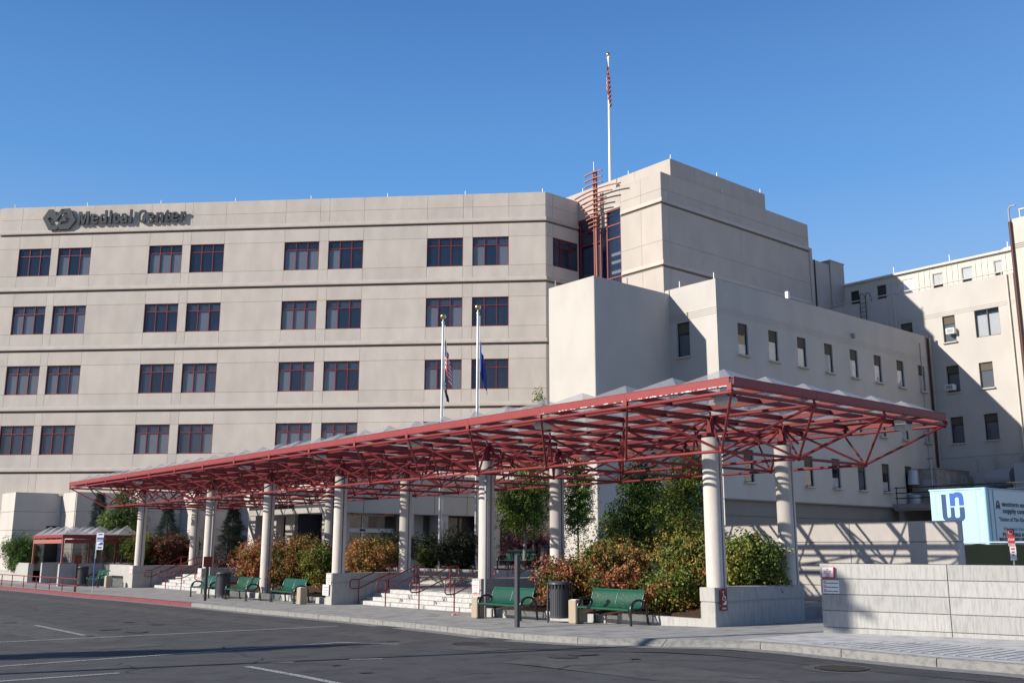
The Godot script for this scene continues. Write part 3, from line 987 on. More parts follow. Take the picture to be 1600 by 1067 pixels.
func sash_window(parent: Node, at: Transform3D, w: float, h: float, shade: float, blind: int):
	# dark steel window in a deep reveal: dark screen above, pale blind below; origin at the middle of the sill line
	var key := "sw_%.2f_%.2f_%.2f" % [w, h, shade]
	if not M.has(key):
		var m := MB.new()
		var t := 0.06
		for s in [-1, 1]: m.box(Vector3(s * (w - t) / 2, h / 2, 0), Vector3(t, h, 0.05))
		m.box(Vector3(0, t / 2, 0), Vector3(w - 2 * t, t, 0.05))
		m.box(Vector3(0, h - t / 2, 0), Vector3(w - 2 * t, t, 0.05))
		m.box(Vector3(0, h * shade, 0), Vector3(w - 2 * t, 0.05, 0.07))
		M[key] = m.mesh()
	var win := part(parent, "window", M[key], M.dark_frame, at)
	part(win, "sill", unit_box, M.stucco, Transform3D(Basis.from_scale(Vector3(w + 0.14, 0.09, 0.34)), Vector3(0, -0.05, 0.16)))
	part(win, "pane", unit_box, M.pane_clear, Transform3D(Basis.from_scale(Vector3(w - 0.12, h * shade - 0.08, 0.012)), Vector3(0, h * shade / 2 + 0.02, -0.01)))
	part(win, "screen", unit_box, M.shade_cloth, Transform3D(Basis.from_scale(Vector3(w - 0.12, h * (1 - shade) - 0.09, 0.02)), Vector3(0, h * (1 + shade) / 2 - 0.015, 0.0)))
	if blind == 1:
		part(win, "blind", unit_box, M.sash_blind, Transform3D(Basis.from_scale(Vector3(w - 0.14, h * shade - 0.1, 0.02)), Vector3(0, h * shade / 2, -0.035)))
	elif blind == 2:
		part(win, "blind", unit_box, M.blind_dark, Transform3D(Basis.from_scale(Vector3(w - 0.14, h * shade - 0.1, 0.02)), Vector3(0, h * shade / 2, -0.035)))
	elif blind == 3:
		part(win, "blind", unit_box, M.sash_blind, Transform3D(Basis.from_scale(Vector3(w - 0.14, h * shade * 0.5, 0.02)), Vector3(0, h * shade * 0.28, -0.035)))


func build_wing():
	# plain white box in front of the tower
	var bx := thing("plain_annex", "plain windowless white stucco box with a sunlit front, before the tower", "building", WF)
	var m := MB.new()
	m.bbox(Vector3(1.915, 8.1, -6.0), Vector3(3.83, 17.8, 12.0), 0.03)
	part(bx, "wall", m.mesh(), M.stucco)
	boxpart(bx, "bottom_ledge", Vector3(3.92, 5.6, -3.0), Vector3(0.12, 0.1, 6.0), M.stucco)
	rods_on(bx, [Vector3(0.5, 17.0, -0.12), Vector3(3.7, 17.0, -2.9), Vector3(3.7, 17.0, -6.2)], M.grey_metal, 0.4)
	var b := thing("old_wing", "cream stucco wing with rows of narrow dark windows on its shaded side", "building", WF)
	var H := 17.26
	var X := 7.35
	# front-left face with its one window
	var w := MB.new()
	var fr := Transform3D(Basis(), Vector3(0, 0, -6.52))
	var h0 := Rect2(4.3, 12.95, 1.0, 2.1)
	w.holed(3.5, X, -0.5, H, [h0, Rect2(4.3, 9.25, 1.0, 1.85), Rect2(4.3, 5.53, 1.0, 1.85)], 0.28, fr)
	# long shaded side
	var sd := yawed(90, Vector3(X, 0, -6.52))
	var holes := []
	var rows := [[12.98, 14.9], [9.25, 11.1], [5.53, 7.4]]
	for r in rows:
		for n in 8:
			holes.append(Rect2(2.42 + 3.05 * n - 0.48, r[0], 0.96, r[1] - r[0]))
	w.holed(0, 25.61, 4.54, H, holes, 0.28, sd)
	part(b, "wall", w.mesh(), M.stucco)
	var k := MB.new()
	k.holed(0, 25.61, -0.5, 4.54, [], 0.1, sd * Transform3D(Basis(), Vector3(0, 0, -0.25)))
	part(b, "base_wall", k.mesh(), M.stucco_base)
	for y in [3.6, 2.7]:
		boxpart(b, "base_groove", sd * Vector3(12.8, y, -0.24), Vector3(0.03, 0.03, 25.6), M.joint)
	boxpart(b, "base_soffit", sd * Vector3(12.8, 4.5, -0.13), Vector3(0.25, 0.07, 25.6), M.stucco_base)
	var core := MB.new()
	core.box(Vector3(5.2, 8.4, -19.0), Vector3(3.4, 17.4, 24.3))
	part(b, "room", core.mesh(), M.room)
	boxpart(b, "roof", Vector3(3.7, H - 0.12, -19.4), Vector3(7.2, 0.16, 25.6), M.stucco)
	var pat := [[3, 1, 1, 1, 1, 1, 1, 1], [1, 1, 3, 1, 1, 1, 1, 1], [2, 2, 2, 3, 2, 3, 0, 0]]
	for r in 3:
		for n in 8:
			sash_window(b, sd * Transform3D(Basis(), Vector3(2.42 + 3.05 * n, rows[r][0], -0.11)), 0.94, rows[r][1] - rows[r][0], 0.66, pat[r][n])
	for y in [12.95, 9.25, 5.53]:
		sash_window(b, fr * Transform3D(Basis(), Vector3(4.8, y, -0.16)), 0.98, 2.08 if y > 12 else 1.83, 0.68, 2)
	# parapet cap and four fine grooves
	for i in 4:
		var y := 15.22 + 0.12 * i
		boxpart(b, "moulding", sd * Vector3(12.8, y, 0.0), Vector3(0.03, 0.035, 25.62), M.stucco)
		boxpart(b, "moulding", Vector3(5.5, y, -6.51), Vector3(3.64, 0.035, 0.03), M.stucco)
	rods_on(b, [Vector3(7.2, H, -6.6), Vector3(4.6, H, -6.6)], M.white_post, 0.4)
	boxpart(b, "roof_vent", Vector3(7.2, H + 0.2, -14.0), Vector3(0.2, 0.6, 0.2), M.white_post)
	boxpart(b, "wall_lamp", sd * Vector3(14.6, 15.85, 0.12), Vector3(0.25, 0.3, 0.25), M.grey_metal)
	boxpart(b, "camera", sd * Vector3(7.2, 8.3, 0.2), Vector3(0.3, 0.3, 0.3), M.white_post)
	rod(b, "drainpipe", Vector3(X + 0.13, 4.6, -31.4), Vector3(X + 0.13, 17.3, -31.4), 0.09, M.brown_frame)
	rod(b, "conduit", Vector3(X + 0.06, 7.0, -30.3), Vector3(X + 0.06, 16.6, -30.3), 0.035, M.stucco)
	# small plant-room block at the far end of the tower
	var p := thing("roof_block", "small beige block on the roof behind the tower end", "building", TF)
	boxpart(p, "wall", Vector3(6.4, 20.0, -21.3), Vector3(2.0, 6.6, 2.8), M.tower_precast_1)
	boxpart(p, "wall", Vector3(6.2, 20.2, -23.7), Vector3(2.6, 6.8, 1.9), M.tower_precast_1)
	boxpart(p, "roof_cap", Vector3(6.2, 23.64, -23.7), Vector3(2.7, 0.08, 2.0), M.precast_ledge)
	rod(p, "drainpipe", Vector3(7.6, 16, -20.4), Vector3(7.6, 23.2, -20.4), 0.06, M.dark_frame)


func build_far_buildings():
	var b := thing("rear_ward_block", "white stucco block at the right end with metal sided top storey", "building", WF)
	var z := -32.13
	var F := Transform3D(Basis(), Vector3(0, 0, z))
	var w := MB.new()
	var holes := []
	var wins := [[8.35, 16.7, 0.95, 1.98, 0], [10.75, 16.7, 1.75, 2.0, 4], [8.3, 12.95, 0.95, 1.98, 0], [10.72, 13.0, 0.98, 1.85, 2], [8.28, 9.25, 0.95, 1.9, 0], [10.72, 9.3, 0.98, 1.85, 0], [5.05, 16.7, 0.95, 1.98, 3]]
	for q in wins: holes.append(Rect2(q[0], q[1], q[2], q[3]))
	w.holed(-9.0, 13.72, -0.5, 20.96, holes, 0.25, F)
	w.quad(Vector3(13.72, -0.5, z), Vector3(13.72, -0.5, z - 12), Vector3(13.72, 20.96, z - 12), Vector3(13.72, 20.96, z))
	part(b, "wall", w.mesh(), M.stucco)
	var core := MB.new()
	core.box(Vector3(2.3, 10.0, z - 6.4), Vector3(22.6, 21.0, 12.0))
	part(b, "room", core.mesh(), M.room)
	boxpart(b, "roof", Vector3(2.3, 20.7, z - 6.1), Vector3(22.7, 0.2, 12.1), M.stucco)
	for q in wins:
		if q[4] == 4:
			var win := part(b, "window", window_frame(q[2], q[3], 2, 0.0, 0.06), M.dark_frame, F * Transform3D(Basis(), Vector3(q[0] + q[2] / 2, q[1], -0.16)))
			for i in 2:
				part(win, "pane", unit_box, M.pane_clear, Transform3D(Basis.from_scale(Vector3(q[2] / 2 - 0.06, q[3] - 0.08, 0.012)), Vector3((i - 0.5) * q[2] / 2, q[3] / 2, 0)))
				part(win, "blind", unit_box, M.blind, Transform3D(Basis.from_scale(Vector3(q[2] / 2 - 0.04, q[3] * 0.8, 0.02)), Vector3((i - 0.5) * q[2] / 2, q[3] * 0.42, -0.09)))
		else:
			sash_window(b, F * Transform3D(Basis(), Vector3(q[0] + q[2] / 2, q[1], -0.16)), q[2] - 0.02, q[3], 0.7, q[4] if q[4] else 2)
	for i in 3:
		boxpart(b, "moulding", Vector3(2.3, 18.75 + 0.13 * i, z + 0.01), Vector3(22.7, 0.035, 0.03), M.stucco)
	boxpart(b, "string_course", Vector3(10.5, 8.25, z + 0.02), Vector3(6.3, 0.05, 0.05), M.stucco)
	# air conditioners in two windows
	for q in [[9.05, 17.45], [8.62, 13.3]]:
		var ac := part(b, "air_conditioner", unit_box, M.white_post, Transform3D(Basis.from_scale(Vector3(0.62, 0.42, 0.5)), Vector3(q[0], q[1], z + 0.18)))
		part(ac, "grille", unit_box, M.grey_metal, Transform3D(Basis.from_scale(Vector3(0.8, 0.7, 0.03)), Vector3(0, 0, 0.51)))
	# metal sided storey, set back
	var zp := z - 2.5
	var t := MB.new()
	var ph := []
	for q in [[-0.45, 0.4], [1.92, 2.8], [4.2, 5.12], [6.65, 7.52], [8.95, 9.83], [11.4, 12.06]]: ph.append(Rect2(q[0], 21.6, q[1] - q[0], 1.2))
	t.holed(-4.0, 13.6, 20.5, 23.3, ph, 0.15, Transform3D(Basis(), Vector3(0, 0, zp)))
	part(b, "metal_storey", t.mesh(), M.tan_metal)
	boxpart(b, "storey_back", Vector3(4.8, 21.9, zp - 3.3), Vector3(17.5, 2.7, 6.0), M.room)
	boxpart(b, "storey_roof", Vector3(4.8, 23.36, zp - 3.0), Vector3(17.9, 0.16, 6.5), M.tan_metal)
	var x := -3.9
	while x < 13.5:
		if not ph.any(func(h): return x > h.position.x - 0.08 and x < h.end.x + 0.08):
			boxpart(b, "seam", Vector3(x, 21.95, zp + 0.02), Vector3(0.04, 2.7, 0.04), M.tan_metal)
		x += 0.45
	for i in 6:
		var q: Rect2 = ph[i]
		var pw := part(b, "clerestory_window", window_frame(q.size.x, q.size.y, 1, 0.0, 0.05), M.tan_metal, Transform3D(Basis(), Vector3(q.get_center().x, q.position.y, zp - 0.08)))
		part(pw, "pane", unit_box, M.sash_blind if i == 2 else M.pane_clear, Transform3D(Basis.from_scale(Vector3(q.size.x - 0.08, q.size.y - 0.08, 0.012)), Vector3(0, q.size.y / 2, 0)))
		if i > 2: part(pw, "blind", unit_box, M.sash_blind, Transform3D(Basis.from_scale(Vector3(q.size.x - 0.08, q.size.y * 0.72, 0.02)), Vector3(0, q.size.y * 0.63, -0.06)))
	rod(b, "pipe", Vector3(-3.5, 21.35, z - 0.6), Vector3(13.6, 21.35, z - 0.6), 0.05, M.tan_metal)
	for i in 8: rod(b, "pipe_bracket", Vector3(-2.0 + i * 2.1, 20.9, z - 0.6), Vector3(-2.0 + i * 2.1, 21.4, z - 0.6), 0.04, M.tan_metal)
	rods_on(b, [Vector3(3.6, 23.4, zp + 0.1), Vector3(8.2, 23.4, zp + 0.1), Vector3(12.6, 23.4, zp + 0.1)], M.white_post, 0.6)
	# roof ladder
	var ld := MB.new()
	for s in [-1, 1]:
		ld.path([Vector3(s * 0.25, 0, 0.25), Vector3(s * 0.25, 2.3, 0.25), Vector3(s * 0.25, 2.75, 0.1), Vector3(s * 0.25, 2.85, -0.25), Vector3(s * 0.25, 2.6, -0.6), Vector3(s * 0.25, 2.0, -0.65)], 0.03, 6)
	for i in 7: ld.tube(Vector3(-0.25, 0.15 + i * 0.36, 0.25), Vector3(0.25, 0.15 + i * 0.36, 0.25), 0.02, -1, 5)
	part(b, "ladder", ld.mesh(), M.dark_frame, Transform3D(Basis(), Vector3(2.2, 18.9, z)))
	for q in [[4.0, 20.2], [4.4, 20.9], [4.75, 20.9]]:
		rod(b, "conduit", Vector3(q[0], 17.0, z + 0.06), Vector3(q[0], q[1], z + 0.06), 0.04, M.tan_metal)
	rod(b, "drainpipe", Vector3(13.3, 4.0, z + 0.1), Vector3(13.3, 20.9, z + 0.1), 0.06, M.tan_metal)
	for q in [10.2, 11.4, 13.2]:
		rod(b, "vent_pipe", Vector3(q, 7.0, z + 0.5), Vector3(q, 8.0, z + 0.5), 0.05, M.grey_metal)
	var vent := MB.new()
	for i in 12:
		var a0 := PI * i / 12
		var a1 := PI * (i + 1) / 12
		vent.quad(Vector3(12.4 + cos(a0) * 0.7, 23.4 + sin(a0) * 0.4, zp - 0.5), Vector3(12.4 + cos(a0) * 0.7, 23.4 + sin(a0) * 0.4, zp - 2.0), Vector3(12.4 + cos(a1) * 0.7, 23.4 + sin(a1) * 0.4, zp - 2.0), Vector3(12.4 + cos(a1) * 0.7, 23.4 + sin(a1) * 0.4, zp - 0.5))
		vent.tri(Vector3(12.4, 23.4, zp - 0.5), Vector3(12.4 + cos(a0) * 0.7, 23.4 + sin(a0) * 0.4, zp - 0.5), Vector3(12.4 + cos(a1) * 0.7, 23.4 + sin(a1) * 0.4, zp - 0.5))
	part(b, "roof_vent", vent.mesh(), M.tan_metal)
	# taller concrete block that the frame cuts off
	var c := thing("concrete_block", "tall weathered concrete block cut off by the right edge, brown pipe at its corner", "building", WF)
	boxpart(c, "wall", Vector3(20.75, 11.9, -33.4), Vector3(12.0, 24.6, 6.5), M.precast_0)
	for i in 3: boxpart(c, "moulding", Vector3(20.75, 22.1 + 0.14 * i, -30.14), Vector3(12.02, 0.04, 0.04), M.stucco_base)
	rod(c, "pipe", Vector3(14.72, 5.0, -30.05), Vector3(14.72, 24.0, -30.05), 0.11, M.brown_frame)
	var g := MB.new()
	g.path([Vector3(14.72, 24.0, -30.05), Vector3(14.72, 24.9, -30.05), Vector3(14.85, 25.1, -30.05), Vector3(15.2, 25.1, -30.05)], 0.06, 7)
	part(c, "pipe_gooseneck", g.mesh(), M.grey_metal)
	rod(c, "roof_rail", Vector3(15.3, 24.8, -30.3), Vector3(26.0, 24.8, -30.3), 0.07, M.tan_metal)
	for i in 6: rod(c, "rail_post", Vector3(15.35 + i * 1.8, 24.2, -30.3), Vector3(15.35 + i * 1.8, 24.85, -30.3), 0.05, M.tan_metal)


func build_ground_floor():
	# sawtooth ground storey with sunlit and shaded faces
	var b := thing("sawtooth_ground_floor", "low sawtooth ground storey of white panels along the hospital block", "building", FF)
	var d := 44.38
	var top := 5.36
	for i in 6:
		var s: float = [-25.61, -21.4, -17.23, -13.12, -9.05, -5.02][i]          # convex corner in the facade frame
		var c := Vector3(s, 0, 2.3)
		var dr := Vector3(0.699, 0, -0.715)
		var dl := Vector3(0.715, 0, 0.699)
		var n := 2.91
		var base := 0.3
		var inner := c + dr * n
		# shaded face: plane through c along dr, facing the right; lit face from the inner corner to the next convex corner
		var fs := Transform3D(Basis(Vector3(dr.x, 0, dr.z), Vector3.UP, Vector3(-dr.z, 0, dr.x) * 1.0), c)
		var flit := Transform3D(Basis(dl, Vector3.UP, Vector3(-dl.z, 0, dl.x)), inner)
		for k in 4:
			var y0: float = [base, 1.7, 2.9, 4.1][k]
			var y1: float = [1.7, 2.9, 4.1, top][k]
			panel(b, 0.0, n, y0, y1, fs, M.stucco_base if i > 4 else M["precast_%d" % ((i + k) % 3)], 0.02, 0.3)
			if i < 5:
				panel(b, 0.0, n, y0, y1, flit, M.stucco, 0.02, 0.3)
		if i == 0 or i == 3 or i == 4:
			boxpart(b, "door", fs * Vector3(n - 0.42, 1.75, 0.02), Vector3(0.8, 2.9, 0.06), M.dark_frame, fs.basis)
	boxpart(b, "roof", Vector3(-15.6, top - 0.1, 0.2), Vector3(23.0, 0.16, 0.5), M.precast_ledge)
	# the lit wall at the far left edge
	var fl := Transform3D(Basis(Vector3(0.715, 0, 0.699), Vector3.UP, Vector3(-0.699, 0, 0.715)), Vector3(-25.61, 0, 2.3))
	for k in 4:
		panel(b, -6.0, 0.0, [0.3, 1.7, 2.9, 4.1][k], [1.7, 2.9, 4.1, top][k], fl, M.stucco, 0.02, 0.3)
	# entrance block: lit lintel face towards the left, shaded face towards the right, recessed doors
	var e := thing("entrance_block", "entrance block with sunlit lintel lettering and glass sliding doors", "building", TF)
	var zf := 16.55
	var xr := 0.55
	var m := MB.new()
	m.bbox(Vector3((xr - 9.0) / 2, 4.8, zf / 2 - 2.0), Vector3(xr + 9.0, 2.3, zf + 4.0), 0.02)
	part(e, "lintel", m.mesh(), M.stucco)
	for y in [4.75]:
		boxpart(e, "groove", Vector3(xr + 0.004, y, 4.2), Vector3(0.012, 0.03, 24.0), M.joint)
	for z in [14.4, 12.0, 9.6, 7.2]:
		boxpart(e, "groove", Vector3(xr + 0.004, 4.8, z), Vector3(0.012, 2.2, 0.025), M.joint)
	# floor at upper plaza level, piers
	for q in [[-8.6, zf - 0.5, 0.9, 0.9], [-6.9, zf - 0.9, 0.5, 0.5], [-5.9, zf - 1.3, 1.1, 0.3], [-0.6, zf - 1.3, 1.6, 0.4], [xr - 0.35, zf - 0.35, 0.7, 0.7], [xr - 0.5, 11.3, 0.9, 0.6], [xr - 1.4, 10.2, 0.3, 1.4], [xr - 0.5, 8.9, 0.9, 0.7], [xr - 0.5, 5.2, 0.9, 1.0]]:
		boxpart(e, "pier", Vector3(q[0], 2.15, q[1]), Vector3(q[2], 3.02, q[3]), M.stucco)
	# side window under the lintel
	var sw := part(e, "window", window_frame(3.9, 3.0, 3, 0.0, 0.12), M.brown_frame, Transform3D(Basis(), Vector3(-3.3, 0.7, zf - 1.4)))
	for i in 3:
		part(sw, "pane", unit_box, M.pane_clear, Transform3D(Basis.from_scale(Vector3(1.18, 2.8, 0.012)), Vector3((i - 1) * 1.3, 1.5, 0)))
	part(sw, "rail", unit_box, M.red_frame, Transform3D(Basis.from_scale(Vector3(3.8, 0.07, 0.1)), Vector3(0, 0.75, 0.02)))
	for i in [0, 2]:
		part(sw, "notice", unit_box, M.white_frame, Transform3D(Basis.from_scale(Vector3(0.6, 0.7, 0.01)), Vector3((i - 1) * 1.3, 1.45, -0.05)))
	boxpart(e, "room", Vector3(-5.2, 2.0, zf - 4.0), Vector3(6.6, 3.2, 4.6), M.room)
	# doors on the shaded side
	var dx := xr - 1.1
	var D := yawed(90, Vector3(dx, 0.7, 15.9))
	var fr := MB.new()
	for q in [[0.0, 4.2, 2.86, 2.94], [0.0, 4.2, 1.92, 2.16], [0.0, 4.2, 0.0, 0.08]]:
		fr.box(Vector3((q[0] + q[1]) / 2, (q[2] + q[3]) / 2, 0), Vector3(q[1] - q[0], q[3] - q[2], 0.12))
	for x in [0.0, 0.95, 2.1, 3.2, 4.2]:
		fr.box(Vector3(x, 1.0, 0.005), Vector3(0.1, 1.84, 0.12))
	fr.box(Vector3(2.1, 2.5, 0.005), Vector3(0.06, 0.72, 0.1))
	var door := part(e, "sliding_doors", fr.mesh(), M.white_frame, D)
	for q in [[0.05, 0.9], [1.0, 2.05], [2.15, 3.15], [3.25, 4.15]]:
		part(door, "pane", unit_box, M.pane_clear, Transform3D(Basis.from_scale(Vector3(q[1] - q[0], 1.84, 0.012)), Vector3((q[0] + q[1]) / 2, 1.0, 0)))
	for q in [[0.0, 2.07], [2.13, 4.2]]:
		part(door, "transom", unit_box, M.pane_clear, Transform3D(Basis.from_scale(Vector3(q[1] - q[0], 0.7, 0.012)), Vector3((q[0] + q[1]) / 2, 2.51, 0)))
	part(door, "sensor", unit_box, M.text_black, Transform3D(Basis.from_scale(Vector3(0.3, 0.09, 0.1)), Vector3(2.1, 2.06, 0.1)))
	boxpart(e, "lobby", Vector3(dx - 2.4, 2.1, 13.0), Vector3(0.1, 3.1, 7.0), M.room)
	# dark windows further along
	var W2 := yawed(90, Vector3(dx, 0.7, 8.4))
	var ow := part(e, "window", window_frame(2.8, 2.8, 2, 0.0, 0.1), M.brown_frame, W2 * Transform3D(Basis(), Vector3(1.4, 0.15, 0)))
	for i in 2:
		part(ow, "pane", unit_box, M.pane_clear, Transform3D(Basis.from_scale(Vector3(1.25, 2.6, 0.012)), Vector3((i - 0.5) * 1.35, 1.4, 0)))
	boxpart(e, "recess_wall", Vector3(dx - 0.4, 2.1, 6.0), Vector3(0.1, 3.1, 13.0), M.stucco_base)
	var lt := part(e, "lettering", text_mesh("Jack Streeter Way", 0.2, 0.03), M.text_black)
	var ab := (lt.mesh as TextMesh).get_aabb()
	var k := 2.75 / ab.size.x
	lt.transform = Transform3D(Basis.from_scale(Vector3(k, 1.25, 1)), Vector3(-6.05 + 1.37 - 0.0, 4.08, zf + 0.02))
	for z in [14.5, 12.6]:
		boxpart(e, "ceiling_lamp", Vector3(xr - 0.6, 3.63, z), Vector3(0.5, 0.06, 0.5), M.orange_lamp)
	# ground storey behind the trees
	var g := thing("tan_ground_storey", "tan ground storey wall behind the small trees", "building", TF)
	boxpart(g, "wall", Vector3(0.2, 3.2, 2.0), Vector3(0.5, 5.4, 8.0), M.precast_0)
	boxpart(g, "door", Vector3(0.47, 2.1, 4.0), Vector3(0.06, 2.8, 1.1), M.dark_frame)


# ---------------------------------------------------------------- planters, steps
func build_planters():
	var names := {3.05: "concrete stub wall under the canopy's right end columns, ramp sign on it", 12.2: "concrete stub wall at the right side of the wide steps", 21.35: "concrete stub wall at the left side of the wide steps", 33.55: "concrete stub wall at the right side of the far left steps", 42.7: "concrete stub wall at the left side of the far left steps"}
	for a in names:
		var w := thing("stub_wall", names[a], "low wall", yawed(CAN_YAW, cw(a, 0, 0)), "stub walls under the canopy columns")
		var m := MB.new()
		var g := gh(a) - 0.25
		m.bbox(Vector3(0, (g + 0.46) / 2, -4.52), Vector3(0.46, 0.46 - g, 3.7), 0.015)
		m.bbox(Vector3(0, 0.66, -4.52), Vector3(0.47, 0.34, 3.72), 0.015)
		m.box(Vector3(0, 0.475, -4.52), Vector3(0.42, 0.05, 3.66))
		part(w, "wall", m.mesh(), M.concrete)
		if a > 3.1:
			notice(w, Vector3(-0.0, 0.58, -2.655), Basis(), 0.36, 0.40, ["NO", "SMOKING", "BEYOND", "THIS", "POINT"])
	# second notice on the wall left of the steps
	var pn := thing("paper_notice", "small white notice on the stub wall left of the wide steps", "sign", yawed(CAN_YAW, cw(21.5, 0.2, 2.62)))
	boxpart(pn, "plate", Vector3.ZERO, Vector3(0.46, 0.4, 0.012), M.white_frame)
	for k in 3: boxpart(pn, "text_line", Vector3(0.04, 0.1 - k * 0.1, 0.008), Vector3(0.28, 0.025, 0.004), M.text_red if k != 1 else M.sign_blue)
	var acc := thing("ramp_sign", "dark red sign with white wheelchair and slope, on the planter wall at right", "sign", yawed(CAN_YAW + 90, cw(2.79, 0.55, 2.95)) * Transform3D(Basis.from_scale(Vector3(0.72, 0.64, 1)), Vector3.ZERO))
	boxpart(acc, "plate", Vector3(0, 0, 0.01), Vector3(0.36, 0.82, 0.02), M.sign_maroon)
	var ic := MB.new()
	ic.prism(PackedVector2Array([Vector2(-0.09, -0.2), Vector2(0.12, -0.2), Vector2(0.12, -0.02)]), 0.022, 0.028)
	ic.path([Vector3(-0.04, 0.22, 0.026), Vector3(-0.02, 0.12, 0.026), Vector3(0.06, 0.1, 0.026), Vector3(0.08, 0.02, 0.026)], 0.015, 5)
	var ring := []
	for i in 13: ring.append(Vector3(-0.01 + cos(TAU * i / 12) * 0.07, 0.04 + sin(TAU * i / 12) * 0.07, 0.026))
	ic.path(ring, 0.012, 5)
	ic.tube(Vector3(-0.04, 0.28, 0.02), Vector3(-0.04, 0.28, 0.03), 0.03, 0.03, 8)
	part(acc, "pictogram", ic.mesh(), M.text_white)
	part(acc, "lettering", text_mesh("RAMP", 0.055, 0.006), M.text_white, Transform3D(Basis(), Vector3(0, -0.33, 0.022)))
	# low front kerbs and mulch beds
	for q in [[3.3, 11.96, "right"], [21.6, 33.3, "middle"]]:
		var p := thing("planting_bed", "mulched planting bed with low concrete edge, %s of the canopy" % ("at the right end" if q[2] == "right" else "in the middle"), "planter", yawed(CAN_YAW, P0))
		var a: float = q[0]
		var n := int((q[1] - q[0]) / 2.2)
		for i in n:
			var a0: float = lerpf(q[0], q[1], float(i) / n)
			var a1: float = lerpf(q[0], q[1], float(i + 1) / n)
			var m := MB.new()
			var mid := (a0 + a1) / 2
			m.bbox(cl(mid, gh(mid) - 0.02, 2.86), Vector3(a1 - a0 - 0.012, 0.50, 0.2), 0.012)
			part(p, "edging", m.mesh(), M.concrete)
		var soil := MB.new()
		var nz := FastNoiseLite.new()
		nz.seed = 5
		nz.frequency = 0.5
		var f := func(aa: float, t: float) -> Vector3:
			var b := lerpf(2.95, 6.4, t)
			var y := gh(aa) + 0.17 + minf(1.0, t * 1.3) * 0.62 + (nz.get_noise_2d(aa * 2.0, b * 2.0) * 0.09 if t > 0.01 else 0.0)
			return cl(aa, y, b)
		var na := int((q[1] - q[0]) / 0.3)
		for i in na:
			for k in 14:
				var s0: float = lerpf(q[0] - 0.05, q[1] + 0.05, float(i) / na)
				var s1: float = lerpf(q[0] - 0.05, q[1] + 0.05, float(i + 1) / na)
				soil.quad(f.call(s1, k / 14.0), f.call(s0, k / 14.0), f.call(s0, (k + 1) / 14.0), f.call(s1, (k + 1) / 14.0), 3)
		part(p, "mulch", soil.mesh(), M.mulch)
		boxpart(p, "back_wall", cl((q[0] + q[1]) / 2, 0.25, 6.5), Vector3(q[1] - q[0] + 0.1, 1.0, 0.2), M.concrete)
	# planter at the left end
	var lp := thing("left_planter", "sunlit concrete planter left of the far steps behind a green bench", "planter", yawed(CAN_YAW, P0))
	boxpart(lp, "wall", cl(45.1, 0.25, 2.9), Vector3(4.3, 1.2, 0.4), M.concrete)
	boxpart(lp, "wall", cl(47.05, 0.24, 5.0), Vector3(0.4, 1.2, 3.8), M.concrete)
	boxpart(lp, "soil", cl(45.0, 0.1, 5.0), Vector3(4.0, 1.3, 4.0), M.mulch)
	var fp := thing("low_wall", "long sunlit low concrete wall left of the bus shelter", "low wall", yawed(CAN_YAW, P0))
	for i in 4:
		boxpart(fp, "wall", cl(55.3 + i * 2.6, 0.25, 0.5), Vector3(2.59, 1.2, 0.3), M.concrete)
	# rear planter with the flagpoles
	var rp := thing("rear_planter", "long concrete planter behind the wide steps, shrubs and flagpoles in it", "planter", yawed(CAN_YAW, P0))
	for y in [0.32, 0.72]:
		boxpart(rp, "wall", cl(24.2, y - 0.02, 9.35), Vector3(10.6, 0.34 if y < 0.5 else 0.36, 0.3 if y < 0.5 else 0.34), M.concrete)
		boxpart(rp, "wall", cl(19.0, y - 0.021, 11.4), Vector3(0.3, 0.34 if y < 0.5 else 0.36, 3.8), M.concrete)
	boxpart(rp, "wall_core", cl(24.2, 0.5, 9.36), Vector3(10.5, 0.66, 0.22), M.concrete_dark)
	boxpart(rp, "soil", cl(24.2, 0.5, 11.5), Vector3(10.2, 0.66, 4.0), M.mulch)
	# steps
	var st := thing("wide_steps", "four wide pale concrete steps between the stub walls", "steps", yawed(CAN_YAW, P0))
	steps(st, 12.44, 21.11, 3.79, 4, 0.132, -0.33, 0.34, 5.16)
	var s2 := thing("left_steps", "pale concrete steps at the far left end of the canopy", "steps", yawed(CAN_YAW, P0))
	steps(s2, 33.79, 42.46, 3.75, 5, 0.14, -0.34, 0.34, 9.0)
	var s3 := thing("rear_steps", "low flight of steps up to the plaza behind the right bed", "steps", yawed(CAN_YAW, P0))
	steps(s3, 9.0, 18.8, 9.8, 4, 0.15, 0.2, 0.34, 11.1)


func steps(st: Node, a0: float, a1: float, b0: float, n: int, rise: float, base: float, tread: float, bend: float):
	for i in n:
		var top := base + rise * (i + 1)
		var b := b0 + tread * i
		for k in 3:
			var s0 := lerpf(a0, a1, k / 3.0)
			var s1 := lerpf(a0, a1, (k + 1) / 3.0)
			var m := MB.new()
			var bb := b + tread + 0.03 if i < n - 1 else bend
			m.bbox(cl((s0 + s1) / 2, top - (rise + 0.06) / 2, (b + bb) / 2), Vector3(s1 - s0 - 0.008, rise + 0.06, bb - b), 0.012)
			part(st, "step_stone", m.mesh(), M.step)
	boxpart(st, "foundation", cl((a0 + a1) / 2, base - 0.15, (b0 + bend) / 2 + 0.2), Vector3(a1 - a0, 0.4, bend - b0 - 0.5), M.step)


